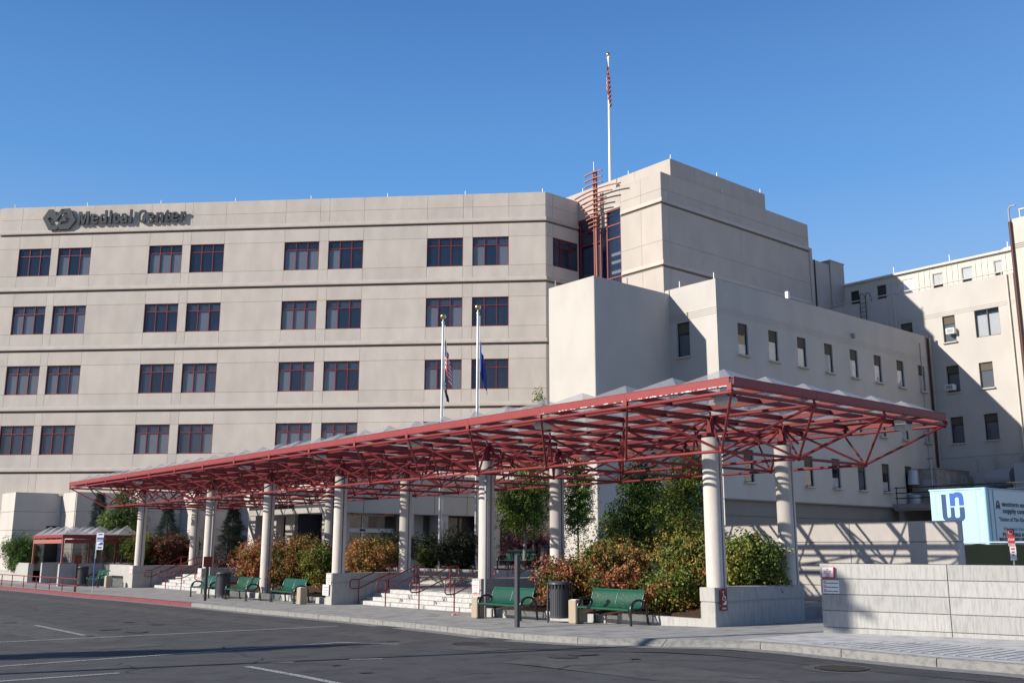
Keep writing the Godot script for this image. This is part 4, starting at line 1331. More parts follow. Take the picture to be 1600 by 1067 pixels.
func notice(parent: Node, at: Vector3, bs: Basis, w: float, h: float, lines: Array):
	var p := part(parent, "notice", unit_box, M.text_red, Transform3D(bs * Basis.from_scale(Vector3(w, h, 0.012)), at))
	var q := MeshInstance3D.new()
	part(p, "face", unit_box, M.white_paint, Transform3D(Basis.from_scale(Vector3(0.92, 0.93, 0.5)), Vector3(0, 0.01, 0.4)))
	q.free()
	for i in lines.size():
		var tm := text_mesh(lines[i], h * 0.115, 0.004)
		var ab := tm.get_aabb()
		var k := minf(1.0, w * 0.8 / ab.size.x)
		part(p, "lettering", tm, M.text_red, Transform3D(Basis.from_scale(Vector3(k / w, 1.0 / h, 1.0 / 0.012)), Vector3(-(ab.position.x + ab.size.x / 2) * k / w, 0.33 - i * 0.17 - 0.05, 0.68)))


# ---------------------------------------------------------------- canopy
func build_canopy():
	var c := thing("canopy", "long red steel space frame canopy with grey pyramid skylights", "canopy", CF)
	var YT := 5.015
	var YB := 3.97
	var ball := SphereMesh.new()
	ball.radius = 0.068
	ball.height = 0.136
	ball.radial_segments = 10
	ball.rings = 5
	for i in 16:
		for j in 4:
			var p := cl(i * BAY, YT, j * BAY)
			part(c, "node", ball, M.red_steel, Transform3D(Basis(), p))
			if i < 15: rod(c, "top_chord", p, cl((i + 1) * BAY, YT, j * BAY), 0.042, M.red_steel)
			if j < 3: rod(c, "top_chord", p, cl(i * BAY, YT, (j + 1) * BAY), 0.042, M.red_steel)
			rod(c, "hanger", p, p + Vector3(0, 0.16, 0), 0.03, M.red_steel)
	for i in 15:
		for j in 3:
			var p := cl((i + 0.5) * BAY, YB, (j + 0.5) * BAY)
			part(c, "node", ball, M.red_steel, Transform3D(Basis(), p))
			if i < 14: rod(c, "bottom_chord", p, cl((i + 1.5) * BAY, YB, (j + 0.5) * BAY), 0.038, M.red_steel)
			if j < 2: rod(c, "bottom_chord", p, cl((i + 0.5) * BAY, YB, (j + 1.5) * BAY), 0.038, M.red_steel)
			for di in 2:
				for dj in 2:
					rod(c, "web_member", p, cl((i + di) * BAY, YT, (j + dj) * BAY), 0.031, M.red_steel)
	# perimeter channel
	for i in 15:
		for b in [0.0, 9.15]:
			var s := -1.0 if b > 1 else 1.0
			var m := MB.new()
			m.box(Vector3(0, 0.0, 0), Vector3(BAY - 0.006, 0.19, 0.02))
			m.box(Vector3(0, 0.095, -s * 0.05), Vector3(BAY - 0.006, 0.018, 0.12))
			m.box(Vector3(0, -0.095, -s * 0.05), Vector3(BAY - 0.006, 0.018, 0.12))
			m.box(Vector3(BAY / 2, -0.11, s * 0.006), Vector3(0.12, 0.16, 0.03))
			part(c, "fascia", m.mesh(), M.red_beam, Transform3D(Basis(), cl((i + 0.5) * BAY, 5.235, b) + Vector3(0, 0, s * 0.06)))
	for j in 3:
		for a in [0.0, 45.75]:
			var s := 1.0 if a < 1 else -1.0
			var m := MB.new()
			m.box(Vector3(0, 0, 0), Vector3(0.02, 0.19, BAY - 0.006))
			m.box(Vector3(-s * 0.05, 0.095, 0), Vector3(0.12, 0.018, BAY - 0.006))
			m.box(Vector3(-s * 0.05, -0.095, 0), Vector3(0.12, 0.018, BAY - 0.006))
			part(c, "fascia", m.mesh(), M.red_beam, Transform3D(Basis(), cl(a, 5.237, (j + 0.5) * BAY) + Vector3(s * 0.06, 0, 0)))
	# flaked paint along the lower lip near the right end
	var fl := MB.new()
	for i in 70:
		var a := pow(rng.randf(), 1.6) * 6.0 + 0.1
		fl.box(cl(a, 5.141 + rng.randf() * 0.012, -0.072), Vector3(rng.randf_range(0.02, 0.09), rng.randf_range(0.008, 0.02), 0.004))
	var fo := part(c, "flaked_paint", fl.mesh(), M.white_paint)
	fo.set_meta("kind", "stuff")
	# waffle of deep gutters under the skylights
	for k in range(1, 6):
		boxpart(c, "long_beam", cl(22.875, 5.262, k * BAY / 2), Vector3(45.7, 0.13, 0.10), M.red_steel)
	for k in range(1, 30):
		boxpart(c, "cross_beam", cl(k * BAY / 2, 5.259, 4.575), Vector3(0.10, 0.122, 9.08), M.red_steel)
	# skylights
	var q := MB.new()
	var h := BAY / 4 - 0.012
	var v := [Vector3(-h, 0, h), Vector3(h, 0, h), Vector3(h, 0, -h), Vector3(-h, 0, -h)]
	var ap := Vector3(0, 0.36, 0)
	for i in 4:
		q.tri(v[i], v[(i + 1) % 4], ap)
		var d: Vector3 = (v[i] + v[(i + 1) % 4]).normalized()
		q.quad(v[i] - Vector3(0, 0.035, 0), v[(i + 1) % 4] - Vector3(0, 0.035, 0), v[(i + 1) % 4], v[i])
	var pm := q.mesh()
	for i in 30:
		for j in 6:
			part(c, "skylight", pm, M.acrylic, Transform3D(Basis(), cl((i + 0.5) * BAY / 2, 5.338, (j + 0.5) * BAY / 2)))
	# ceiling lamps with prismatic lenses
	var lm := MB.new()
	lm.bbox(Vector3(0, -0.02, 0), Vector3(0.42, 0.18, 0.42), 0.06)
	var lens := lm.mesh()
	for i in 8:
		for b in [0.76, 8.39]:
			var l := part(c, "lamp_lens", lens, M.lamp_lens, Transform3D(Basis(), cl(0.76 + 6.1 * i, 5.0, b)))
			part(l, "lamp_housing", unit_box, M.dark_frame, Transform3D(Basis.from_scale(Vector3(0.34, 0.1, 0.34)), Vector3(0, 0.12, 0)))
	# columns
	var desc := {1: "nearest the right end", 4: "right of the wide steps", 7: "left of the wide steps", 9: "among the orange bushes", 11: "right of the far left steps", 14: "left of the far left steps"}
	var proto: Node3D
	for i in [1, 4, 7, 9, 11, 14]:
		for j in [1, 2]:
			var at := yawed(CAN_YAW, cw(i * BAY, 0, j * BAY))
			var label: String = "round pale concrete column, %s row, %s" % ["front" if j == 1 else "rear", desc[i]]
			if proto == null:
				proto = thing("column", label, "column", at, "columns of the canopy")
				make_column(proto, 0.82)
			elif i == 9:
				var o := thing("column", label, "column", at, "columns of the canopy")
				make_column(o, -0.1 if j == 1 else 0.5)
			else:
				copy(proto, at, label)


func make_column(o: Node3D, base: float):
	var top := 4.5
	for s in [1.0, -1.0]:
		var m := MB.new()
		var n := 14
		for k in n:
			var a0 := PI * k / n
			var a1 := PI * (k + 1) / n
			var p := Vector3(cos(a0) * 0.235, 0, s * (0.03 + sin(a0) * 0.215))
			var r := Vector3(cos(a1) * 0.235, 0, s * (0.03 + sin(a1) * 0.215))
			var u := Vector3(0, base, 0)
			var v := Vector3(0, top, 0)
			if s > 0:
				m.quad(r + u, p + u, p + v, r + v, 1)
				m.tri(Vector3(0, top, s * 0.03), r + v, p + v)
			else:
				m.quad(p + u, r + u, r + v, p + v, 1)
				m.tri(Vector3(0, top, s * 0.03), p + v, r + v)
		m.quad(Vector3(-0.235, base, s * 0.03), Vector3(0.235, base, s * 0.03), Vector3(0.235, top, s * 0.03), Vector3(-0.235, top, s * 0.03))
		part(o, "shaft", m.mesh(), M.column)
	boxpart(o, "shaft_core", Vector3(0, (base + top) / 2, 0), Vector3(0.42, top - base - 0.01, 0.07), M.concrete_dark)
	boxpart(o, "post", Vector3(0, 4.74, 0), Vector3(0.15, 0.5, 0.15), M.red_steel)
	boxpart(o, "cap_plate", Vector3(0, 4.52, 0), Vector3(0.3, 0.03, 0.3), M.red_steel)
	for d in [Vector3(1, 0, 1), Vector3(-1, 0, 1), Vector3(1, 0, -1), Vector3(-1, 0, -1)]:
		rod(o, "strut", Vector3(0, 4.98, 0) + d * 0.02, Vector3(0, 4.55, 0) + d * 0.30, 0.032, M.red_steel)


# ---------------------------------------------------------------- bus shelter
func build_shelter():
	var o := thing("bus_shelter", "red bus shelter with grey pyramid roof and concrete base at far left", "bus shelter", yawed(CAN_YAW, cw(47.3, -0.34, 0.3)))
	# local x: 0 .. -6.2 (away), z: 0 .. -4.6
	var LX := 5.95
	var LZ := 4.5
	for z in [0.0, -LZ]:
		boxpart(o, "fascia", Vector3(-LX / 2, 2.76, z), Vector3(LX + 0.1, 0.17, 0.06), M.red_beam)
	for x in [0.04, -LX - 0.04]:
		boxpart(o, "fascia", Vector3(x, 2.762, -LZ / 2), Vector3(0.06, 0.166, LZ + 0.03), M.red_beam)
	boxpart(o, "header_beam", Vector3(-LX / 2, 2.47, -0.05), Vector3(LX - 0.3, 0.22, 0.1), M.coral_steel)
	boxpart(o, "header_beam", Vector3(-0.05, 2.47, -LZ / 2), Vector3(0.1, 0.22, LZ - 0.3), M.red_beam)
	boxpart(o, "header_beam", Vector3(-LX / 2, 2.47, -LZ + 0.05), Vector3(LX - 0.3, 0.22, 0.1), M.red_beam)
	for x in [-0.06, -LX + 0.06]:
		for z in [-0.06, -LZ / 2, -LZ + 0.06]:
			if z > -1 or x > -1 or z < -4: boxpart(o, "post", Vector3(x, 1.9, z), Vector3(0.1, 1.5, 0.1), M.coral_steel)
	for i in 6: boxpart(o, "roof_clip", Vector3(-0.1 - i * 1.12, 2.63, -0.03), Vector3(0.08, 0.1, 0.06), M.red_beam)
	boxpart(o, "base_wall", Vector3(-0.12, 0.6, -LZ / 2), Vector3(0.26, 1.24, LZ + 0.1), M.concrete)
	boxpart(o, "base_wall", Vector3(-LX / 2, 0.6, -LZ), Vector3(LX - 0.5, 1.24, 0.26), M.concrete)
	boxpart(o, "base_wall", Vector3(-LX, 0.6, -LZ / 2 - 0.3), Vector3(0.26, 1.24, LZ - 0.6), M.concrete)
	for k in 3:
		part(o, "pane", unit_box, M.shelter_glass, Transform3D(Basis.from_scale(Vector3(0.012, 1.14, LZ / 3 - 0.1)), Vector3(-0.06, 1.79, -LZ * (k + 0.5) / 3)))
		part(o, "pane", unit_box, M.shelter_glass, Transform3D(Basis.from_scale(Vector3(LX / 3 - 0.1, 1.14, 0.012)), Vector3(-LX * (k + 0.5) / 3, 1.79, -LZ + 0.05)))
	for k in 2:
		boxpart(o, "mullion", Vector3(-LX * (k + 1) / 3, 1.8, -LZ + 0.05), Vector3(0.08, 1.15, 0.08), M.red_steel)
		boxpart(o, "mullion", Vector3(-0.06, 1.8, -LZ * (k + 1) / 3), Vector3(0.08, 1.15, 0.08), M.red_steel)
	var q2 := MB.new()
	var hx := 0.735
	var v := [Vector3(-hx, 0, hx), Vector3(hx, 0, hx), Vector3(hx, 0, -hx), Vector3(-hx, 0, -hx)]
	for i in 4: q2.tri(v[i], v[(i + 1) % 4], Vector3(0, 0.52, 0))
	var pm := q2.mesh()
	for i in 4:
		for j in 3:
			part(o, "skylight", pm, M.acrylic, Transform3D(Basis(), Vector3(-0.74 - i * 1.49, 2.85, -0.75 - j * 1.5)))


# ---------------------------------------------------------------- benches, bins, rails, signs
func make_bench() -> Node3D:
	var o := thing("bench", "green metal bench nearest the ramp, in front of the red bushes", "bench", Transform3D(), "green benches along the pavement")
	# profile of seat and back in (z, y): front edge at +z
	var prof := [Vector2(0.30, 0.40), Vector2(0.29, 0.445), Vector2(0.2, 0.455), Vector2(0.0, 0.44), Vector2(-0.12, 0.46), Vector2(-0.19, 0.53), Vector2(-0.24, 0.66), Vector2(-0.29, 0.80), Vector2(-0.33, 0.88), Vector2(-0.38, 0.885)]
	var n := 44
	var L := 1.86
	for sec in [[0, 4, "seat"], [4, 9, "backrest"]]:
		var m := MB.new()
		for i in n:
			var x0 := -L / 2 + L * i / n
			var x1 := x0 + L / n * 0.74
			for k in range(sec[0], sec[1]):
				var p: Vector2 = prof[k]
				var r: Vector2 = prof[k + 1]
				var t := Vector3(0, (r.x - p.x), -(r.y - p.y)).normalized() * -0.005
				m.quad(Vector3(x0, p.y, p.x), Vector3(x1, p.y, p.x), Vector3(x1, r.y, r.x), Vector3(x0, r.y, r.x), 1)
		# solid edge strips
		for z in ([0, 1] if sec[2] == "seat" else [7, 8]):
			var p: Vector2 = prof[z]
			var r: Vector2 = prof[z + 1]
			var off := Vector3(0, 0.004, 0.004)
			m.quad(Vector3(-L / 2, p.y, p.x) + off, Vector3(L / 2, p.y, p.x) + off, Vector3(L / 2, r.y, r.x) + off, Vector3(-L / 2, r.y, r.x) + off, 2)
		for x in [-L / 2, 0.0, L / 2]:
			for k in range(sec[0], sec[1]):
				m.tube(Vector3(x, prof[k].y - 0.008, prof[k].x), Vector3(x, prof[k + 1].y - 0.008, prof[k + 1].x), 0.014, -1, 6)
		if sec[2] == "seat":
			m.tube(Vector3(-L / 2, 0.425, 0.295), Vector3(L / 2, 0.425, 0.295), 0.028, -1, 8)
		else:
			m.tube(Vector3(-L / 2, 0.88, -0.36), Vector3(L / 2, 0.88, -0.36), 0.026, -1, 8)
		part(o, sec[2], m.mesh(), M.green_steel)
	for s in [-1, 1]:
		var m := MB.new()
		var pts := [Vector3(0, 0.0, 0.24), Vector3(0, 0.3, 0.25)]
		for k in 13:
			var a := PI * k / 12
			pts.append(Vector3(0, 0.42 + 0.24 * sin(a), -0.05 + 0.30 * cos(a)))
		pts.append(Vector3(0, 0.3, -0.36))
		pts.append(Vector3(0, 0.0, -0.40))
		m.path(pts, 0.033, 8)
		var p2 := [Vector3(0, 0.60, 0.12), Vector3(0, 0.46, 0.2), Vector3(0, 0.38, 0.1), Vector3(0, 0.40, -0.1), Vector3(0, 0.5, -0.22), Vector3(0, 0.66, -0.27)]
		m.path(p2, 0.022, 6)
		m.tube(Vector3(0, 0, 0.24), Vector3(0, 0.025, 0.24), 0.075, -1, 10)
		m.tube(Vector3(0, 0, -0.40), Vector3(0, 0.025, -0.40), 0.075, -1, 10)
		part(o, "arm_loop", m.mesh(), M.black_steel, Transform3D(Basis(), Vector3(s * (L / 2 + 0.035), 0, 0)))
	return o


func make_bin() -> Node3D:
	var o := thing("litter_bin", "dark grey round litter bin between the two nearest benches", "litter bin", Transform3D(), "litter bins along the pavement")
	var m := MB.new()
	var n := 28
	for i in n:
		var a := TAU * i / n
		m.box(Vector3(cos(a) * 0.26, 0.51, sin(a) * 0.26), Vector3(0.02, 0.74, 0.05), Basis(Vector3.UP, -a))
	m.tube(Vector3(0, 0.14, 0), Vector3(0, 0.9, 0), 0.25, 0.25, 24)
	m.tube(Vector3(0, 0.12, 0), Vector3(0, 0.2, 0), 0.275, 0.275, 24)
	part(o, "body", m.mesh(), M.bin_grey)
	var t := MB.new()
	for i in 16:
		var a0 := TAU * i / 16
		if i % 8 == 0: continue
		t.box(Vector3(cos(a0) * 0.25, 0.96, sin(a0) * 0.25), Vector3(0.03, 0.14, 0.035), Basis(Vector3.UP, -a0))
	t.tube(Vector3(0, 1.02, 0), Vector3(0, 1.06, 0), 0.30, 0.30, 24)
	t.tube(Vector3(0, 1.06, 0), Vector3(0, 1.10, 0), 0.30, 0.24, 24)
	part(o, "lid", t.mesh(), M.bin_grey)
	var k := MB.new()
	k.tube(Vector3(0, 0.9, 0), Vector3(0, 1.02, 0), 0.2, 0.2, 16)
	part(o, "liner", k.mesh(), M.black_steel)
	for s in [-1, 1]:
		var p := MB.new()
		p.path([Vector3(s * 0.33, 0, 0.0), Vector3(s * 0.33, 0.85, 0.0), Vector3(s * 0.33, 1.0, -0.02), Vector3(s * 0.31, 1.06, -0.1), Vector3(s * 0.27, 1.07, -0.22)], 0.027, 8)
		p.box(Vector3(s * 0.295, 0.3, 0), Vector3(0.07, 0.03, 0.03))
		p.box(Vector3(s * 0.295, 0.75, 0), Vector3(0.07, 0.03, 0.03))
		part(o, "leg", p.mesh(), M.bin_grey)
	return o


func handrail(label: String, a: float, b0: float, y0: float, run: float, rise: float):
	# two rails from a lower post to an upper post, each end closed by a loop; local x = up the steps
	var o := thing("handrail", label, "handrail", yawed(CAN_YAW + 90, cw(a, 0, b0)), "red handrails on the steps")
	var r := 0.024
	var lo := y0 + 0.92
	var hi := lo + rise
	var m := MB.new()
	var d := 0.34
	var c := 0.07
	m.path([Vector3(0, lo - d, 0), Vector3(-0.32, lo - d, 0), Vector3(-0.32 - c, lo - d + c, 0), Vector3(-0.32 - c, lo - c, 0), Vector3(-0.32, lo, 0), Vector3(0, lo, 0), Vector3(run, hi, 0), Vector3(run + 0.32, hi, 0), Vector3(run + 0.32 + c, hi - c, 0), Vector3(run + 0.32 + c, hi - d + c, 0), Vector3(run + 0.32, hi - d, 0), Vector3(run, hi - d, 0), Vector3(0, lo - d, 0)], r, 8)
	part(o, "rail", m.mesh(), M.red_steel)
	rod(o, "post", Vector3(0, y0 - 0.05, 0), Vector3(0, lo, 0), r, M.red_steel)
	rod(o, "post", Vector3(run, y0 + rise - 0.12, 0), Vector3(run, hi, 0), r, M.red_steel)


func build_furniture():
	var bench := make_bench()
	bench.transform = yawed(CAN_YAW, cw(5.95, gh(5.9), 2.25))
	for q in [[10.2, 2.2, 0.0, "green metal bench beside the wide steps, black sign post before it"], [23.8, 2.25, 0.0, "green metal bench just left of the stub wall and notices"], [26.75, 1.65, 0.0, "green metal bench before the column among orange bushes"], [29.95, 1.45, 0.0, "green metal bench left of the middle litter bin"], [45.2, 1.7, 0.0, "green metal bench at far left against the sunlit planter"]]:
		copy(bench, yawed(CAN_YAW + q[2], cw(q[0], gh(q[0]), q[1])), q[3])
	var ub := copy(bench, yawed(CAN_YAW, cw(20.9, 0.8, 11.6)), "green metal bench up on the plaza behind the steps")
	ub.set_meta("group", "")
	ub.remove_meta("group")
	var bin := make_bin()
	bin.transform = yawed(CAN_YAW + 40, cw(7.85, gh(7.85), 2.2))
	copy(bin, yawed(CAN_YAW + 35, cw(28.5, gh(28), 1.6)), "dark grey round litter bin between the middle benches")
	copy(bin, yawed(CAN_YAW + 35, cw(46.5, gh(46), 1.3)), "dark round litter bin beside the bus shelter at far left")
	copy(bin, yawed(CAN_YAW + 40, cw(18.9, 0.8, 11.6)), "dark round litter bin up on the plaza behind the steps")
	var um := MB.new()
	um.bbox(Vector3(0, 0.31, 0), Vector3(0.3, 0.62, 0.3), 0.02)
	var urn := thing("ash_urn", "square tan ash urn at the left end of the bench nearest the ramp", "ash urn", yawed(CAN_YAW, cw(7.15, gh(7.15), 2.15)), "square ash urns beside the benches")
	part(urn, "body", um.mesh(), M.urn)
	boxpart(urn, "sand_tray", Vector3(0, 0.625, 0), Vector3(0.2, 0.012, 0.2), M.white_post)
	copy(urn, yawed(CAN_YAW, cw(11.45, gh(11.4), 2.15)), "square tan ash urn at the foot of the wide steps")
	copy(urn, yawed(CAN_YAW, cw(22.3, gh(22), 2.05)), "square tan ash urn at the right end of the middle bench")
	copy(urn, yawed(CAN_YAW, cw(43.7, gh(43), 1.8)), "square tan ash urn at the right end of the far left bench")
	# square posts
	var p1 := MB.new()
	p1.bbox(Vector3(0, 0.9, 0), Vector3(0.11, 1.84, 0.11), 0.012)
	solo("sign_post", "square black post at the kerb in front of the second bench", "post", p1.mesh(), M.bin_grey, yawed(CAN_YAW + 10, cw(7.17, gh(7.17), 0.09)))
	for q in [[27.11, 0.25, "maroon notice on a black post, right of the far left steps"], [39.0, -1.3, "maroon notice on a black post before the bus shelter"]]:
		var s := thing("notice_post", q[2], "sign", yawed(CAN_YAW + 88, cw(q[0], gh(q[0]), q[1])), "maroon notices on black posts")
		boxpart(s, "post", Vector3(0, 0.75, 0), Vector3(0.09, 1.5, 0.09), M.black_steel)
		boxpart(s, "plate", Vector3(0, 1.55, 0.06), Vector3(0.36, 0.42, 0.03), M.sign_maroon)
		for i in 4: boxpart(s, "text_line", Vector3(0, 1.68 - i * 0.085, 0.077), Vector3(0.28 - 0.05 * (i % 2), 0.016, 0.004), M.red_beam)
	# bus stop
	var bs := thing("bus_stop_sign", "blue and white bus stop sign on a blue pole at the kerb", "sign", yawed(CAN_YAW + 42, cw(37.6, gh(37), -0.9)))
	rod(bs, "pole", Vector3(0, 0, 0), Vector3(0, 2.85, 0), 0.032, M.pole_metal)
	rod(bs, "pole_sleeve", Vector3(0, 0.3, 0), Vector3(0, 1.6, 0), 0.037, M.blue_pole)
	boxpart(bs, "plate", Vector3(0.2, 2.42, 0.04), Vector3(0.34, 0.8, 0.012), M.white_paint)
	boxpart(bs, "band", Vector3(0.2, 2.5, 0.048), Vector3(0.32, 0.2, 0.006), M.sign_blue)
	boxpart(bs, "band", Vector3(0.2, 2.74, 0.048), Vector3(0.24, 0.06, 0.006), M.sign_blue)
	boxpart(bs, "band", Vector3(0.2, 2.12, 0.048), Vector3(0.22, 0.08, 0.006), M.sign_blue)
	part(bs, "lettering", text_mesh("RIDE", 0.09, 0.006), M.text_white, Transform3D(Basis(), Vector3(0.2, 2.455, 0.052)))
	var arrow := MB.new()
	arrow.prism(PackedVector2Array([Vector2(0.06, 2.24), Vector2(0.34, 2.24), Vector2(0.34, 2.37), Vector2(0.26, 2.37)]), 0.046, 0.052)
	part(bs, "band", arrow.mesh(), M.sign_blue)
	# kerbside railing at far left
	var rl := thing("kerb_railing", "red pipe railing along the red kerb at far left", "railing", CF)
	for k in 2:
		var y := [0.62, 0.30][k] as float
		var m := MB.new()
		var pts := []
		for i in 12:
			var a := 38.6 + i * 1.6
			pts.append(cl(a, gh(a) + y, kerb_b(a) + 0.45))
		m.path(pts, 0.024, 7)
		part(rl, "rail", m.mesh(), M.red_steel)
	for i in 9:
		var a := 38.8 + i * 1.9
		rod(rl, "post", cl(a, gh(a), kerb_b(a) + 0.45), cl(a, gh(a) + 0.62, kerb_b(a) + 0.45), 0.024, M.red_steel)
	handrail("red handrail on the wide steps, against the left stub wall", 20.95, 3.75, -0.33, 1.35, 0.53)
	handrail("red handrail on the wide steps, left of the three free ones", 18.86, 3.62, -0.33, 1.35, 0.53)
	handrail("red handrail on the wide steps, middle of the three free ones", 16.7, 3.62, -0.33, 1.35, 0.53)
	handrail("red handrail on the wide steps, next to the right column", 14.63, 3.62, -0.33, 1.35, 0.53)
	handrail("red handrail on the far left steps, against the stub wall", 42.2, 3.6, -0.34, 1.6, 0.7)
	handrail("red handrail on the far left steps, left of the two free ones", 40.1, 3.6, -0.34, 1.6, 0.7)
	handrail("red handrail on the far left steps, right of the two free ones", 38.0, 3.6, -0.34, 1.6, 0.7)
	handrail("red handrail on the far left steps, near the notice post", 35.4, 3.6, -0.34, 1.6, 0.7)
	handrail("red handrail on the rear flight, near the flagpoles", 18.4, 9.7, 0.2, 1.35, 0.6)
	handrail("red handrail on the rear flight, middle one", 15.4, 9.7, 0.2, 1.35, 0.6)
	handrail("red handrail on the rear flight, right one", 12.6, 9.7, 0.2, 1.35, 0.6)
	# flagpoles in the rear planter
	for q in [[Vector3(-3.27, 0.75, -46.0), 12.2, "silver flagpole with gold ball, left of the two in the planter"], [Vector3(-1.62, 0.75, -46.0), 12.66, "silver flagpole with gold ball, right of the two in the planter"]]:
		var f := thing("flagpole", q[2], "flagpole", Transform3D(Basis(), q[0]), "flagpoles")
		var m := MB.new()
		var h: float = q[1] - 0.75
		m.tube(Vector3.ZERO, Vector3(0.0, h, 0), 0.085, 0.052, 12)
		m.tube(Vector3(0, h, 0), Vector3(0, h + 0.06, 0), 0.075, 0.075, 10)
		part(f, "pole", m.mesh(), M.pole_metal)
		var bm := SphereMesh.new()
		bm.radius = 0.14
		bm.height = 0.28
		part(f, "finial", bm, M.gold, Transform3D(Basis(), Vector3(0, h + 0.32, 0)))
		rod(f, "finial_stem", Vector3(0, h, 0), Vector3(0, h + 0.2, 0), 0.025, M.pole_metal)
		rod(f, "halyard", Vector3(0.13, 1.0, 0.03), Vector3(0.1, h - 0.1, 0.03), 0.012, M.white_post)
	solo("flag", "limp striped national flag on the left planter flagpole", "flag", limp_flag(1.45, 1.7, 0.62, 3), M.flag_stripes, Transform3D(Basis(), Vector3(-3.16, 11.45, -45.95)), "flags")
	solo("flag", "black flag with white ring below the striped flag", "flag", limp_flag(0.55, 1.0, 0.6, 8), M.flag_black, Transform3D(Basis(), Vector3(-3.16, 9.45, -45.9)), "flags")
	solo("flag", "limp plain blue flag on the right planter flagpole", "flag", limp_flag(1.5, 1.7, 0.72, 5), M.flag_blue, Transform3D(Basis(), Vector3(-1.52, 11.45, -45.95)), "flags")
	var lit := MB.new()
	lit.box(Vector3(0, 0.02, 0), Vector3(0.22, 0.03, 0.1), Basis(Vector3.UP, 0.5))
	lit.box(Vector3(0.08, 0.04, 0.02), Vector3(0.1, 0.03, 0.08), Basis(Vector3(0.3, 1, 0).normalized(), 1.2))
	solo("litter", "crumpled pink litter on the pavement below the wide steps", "litter", lit.mesh(), M.litter, yawed(10, cw(13.2, gh(13), 2.6)))
	solo("drainpipe", "thin grey pole standing beside the column right of the wide steps", "pole", rod_mesh(4.5, 0.045), M.grey_metal, Transform3D(Basis(), cw(11.6, -0.3, 2.55)))
	solo("drainpipe", "thin grey pole standing beside the column of the far left steps", "pole", rod_mesh(4.5, 0.045), M.grey_metal, Transform3D(Basis(), cw(32.9, -0.3, 2.9)))


func rod_mesh(h: float, r: float) -> Mesh:
	var m := MB.new()
	m.tube(Vector3.ZERO, Vector3(0, h, 0), r, r, 8)
	return m.mesh()


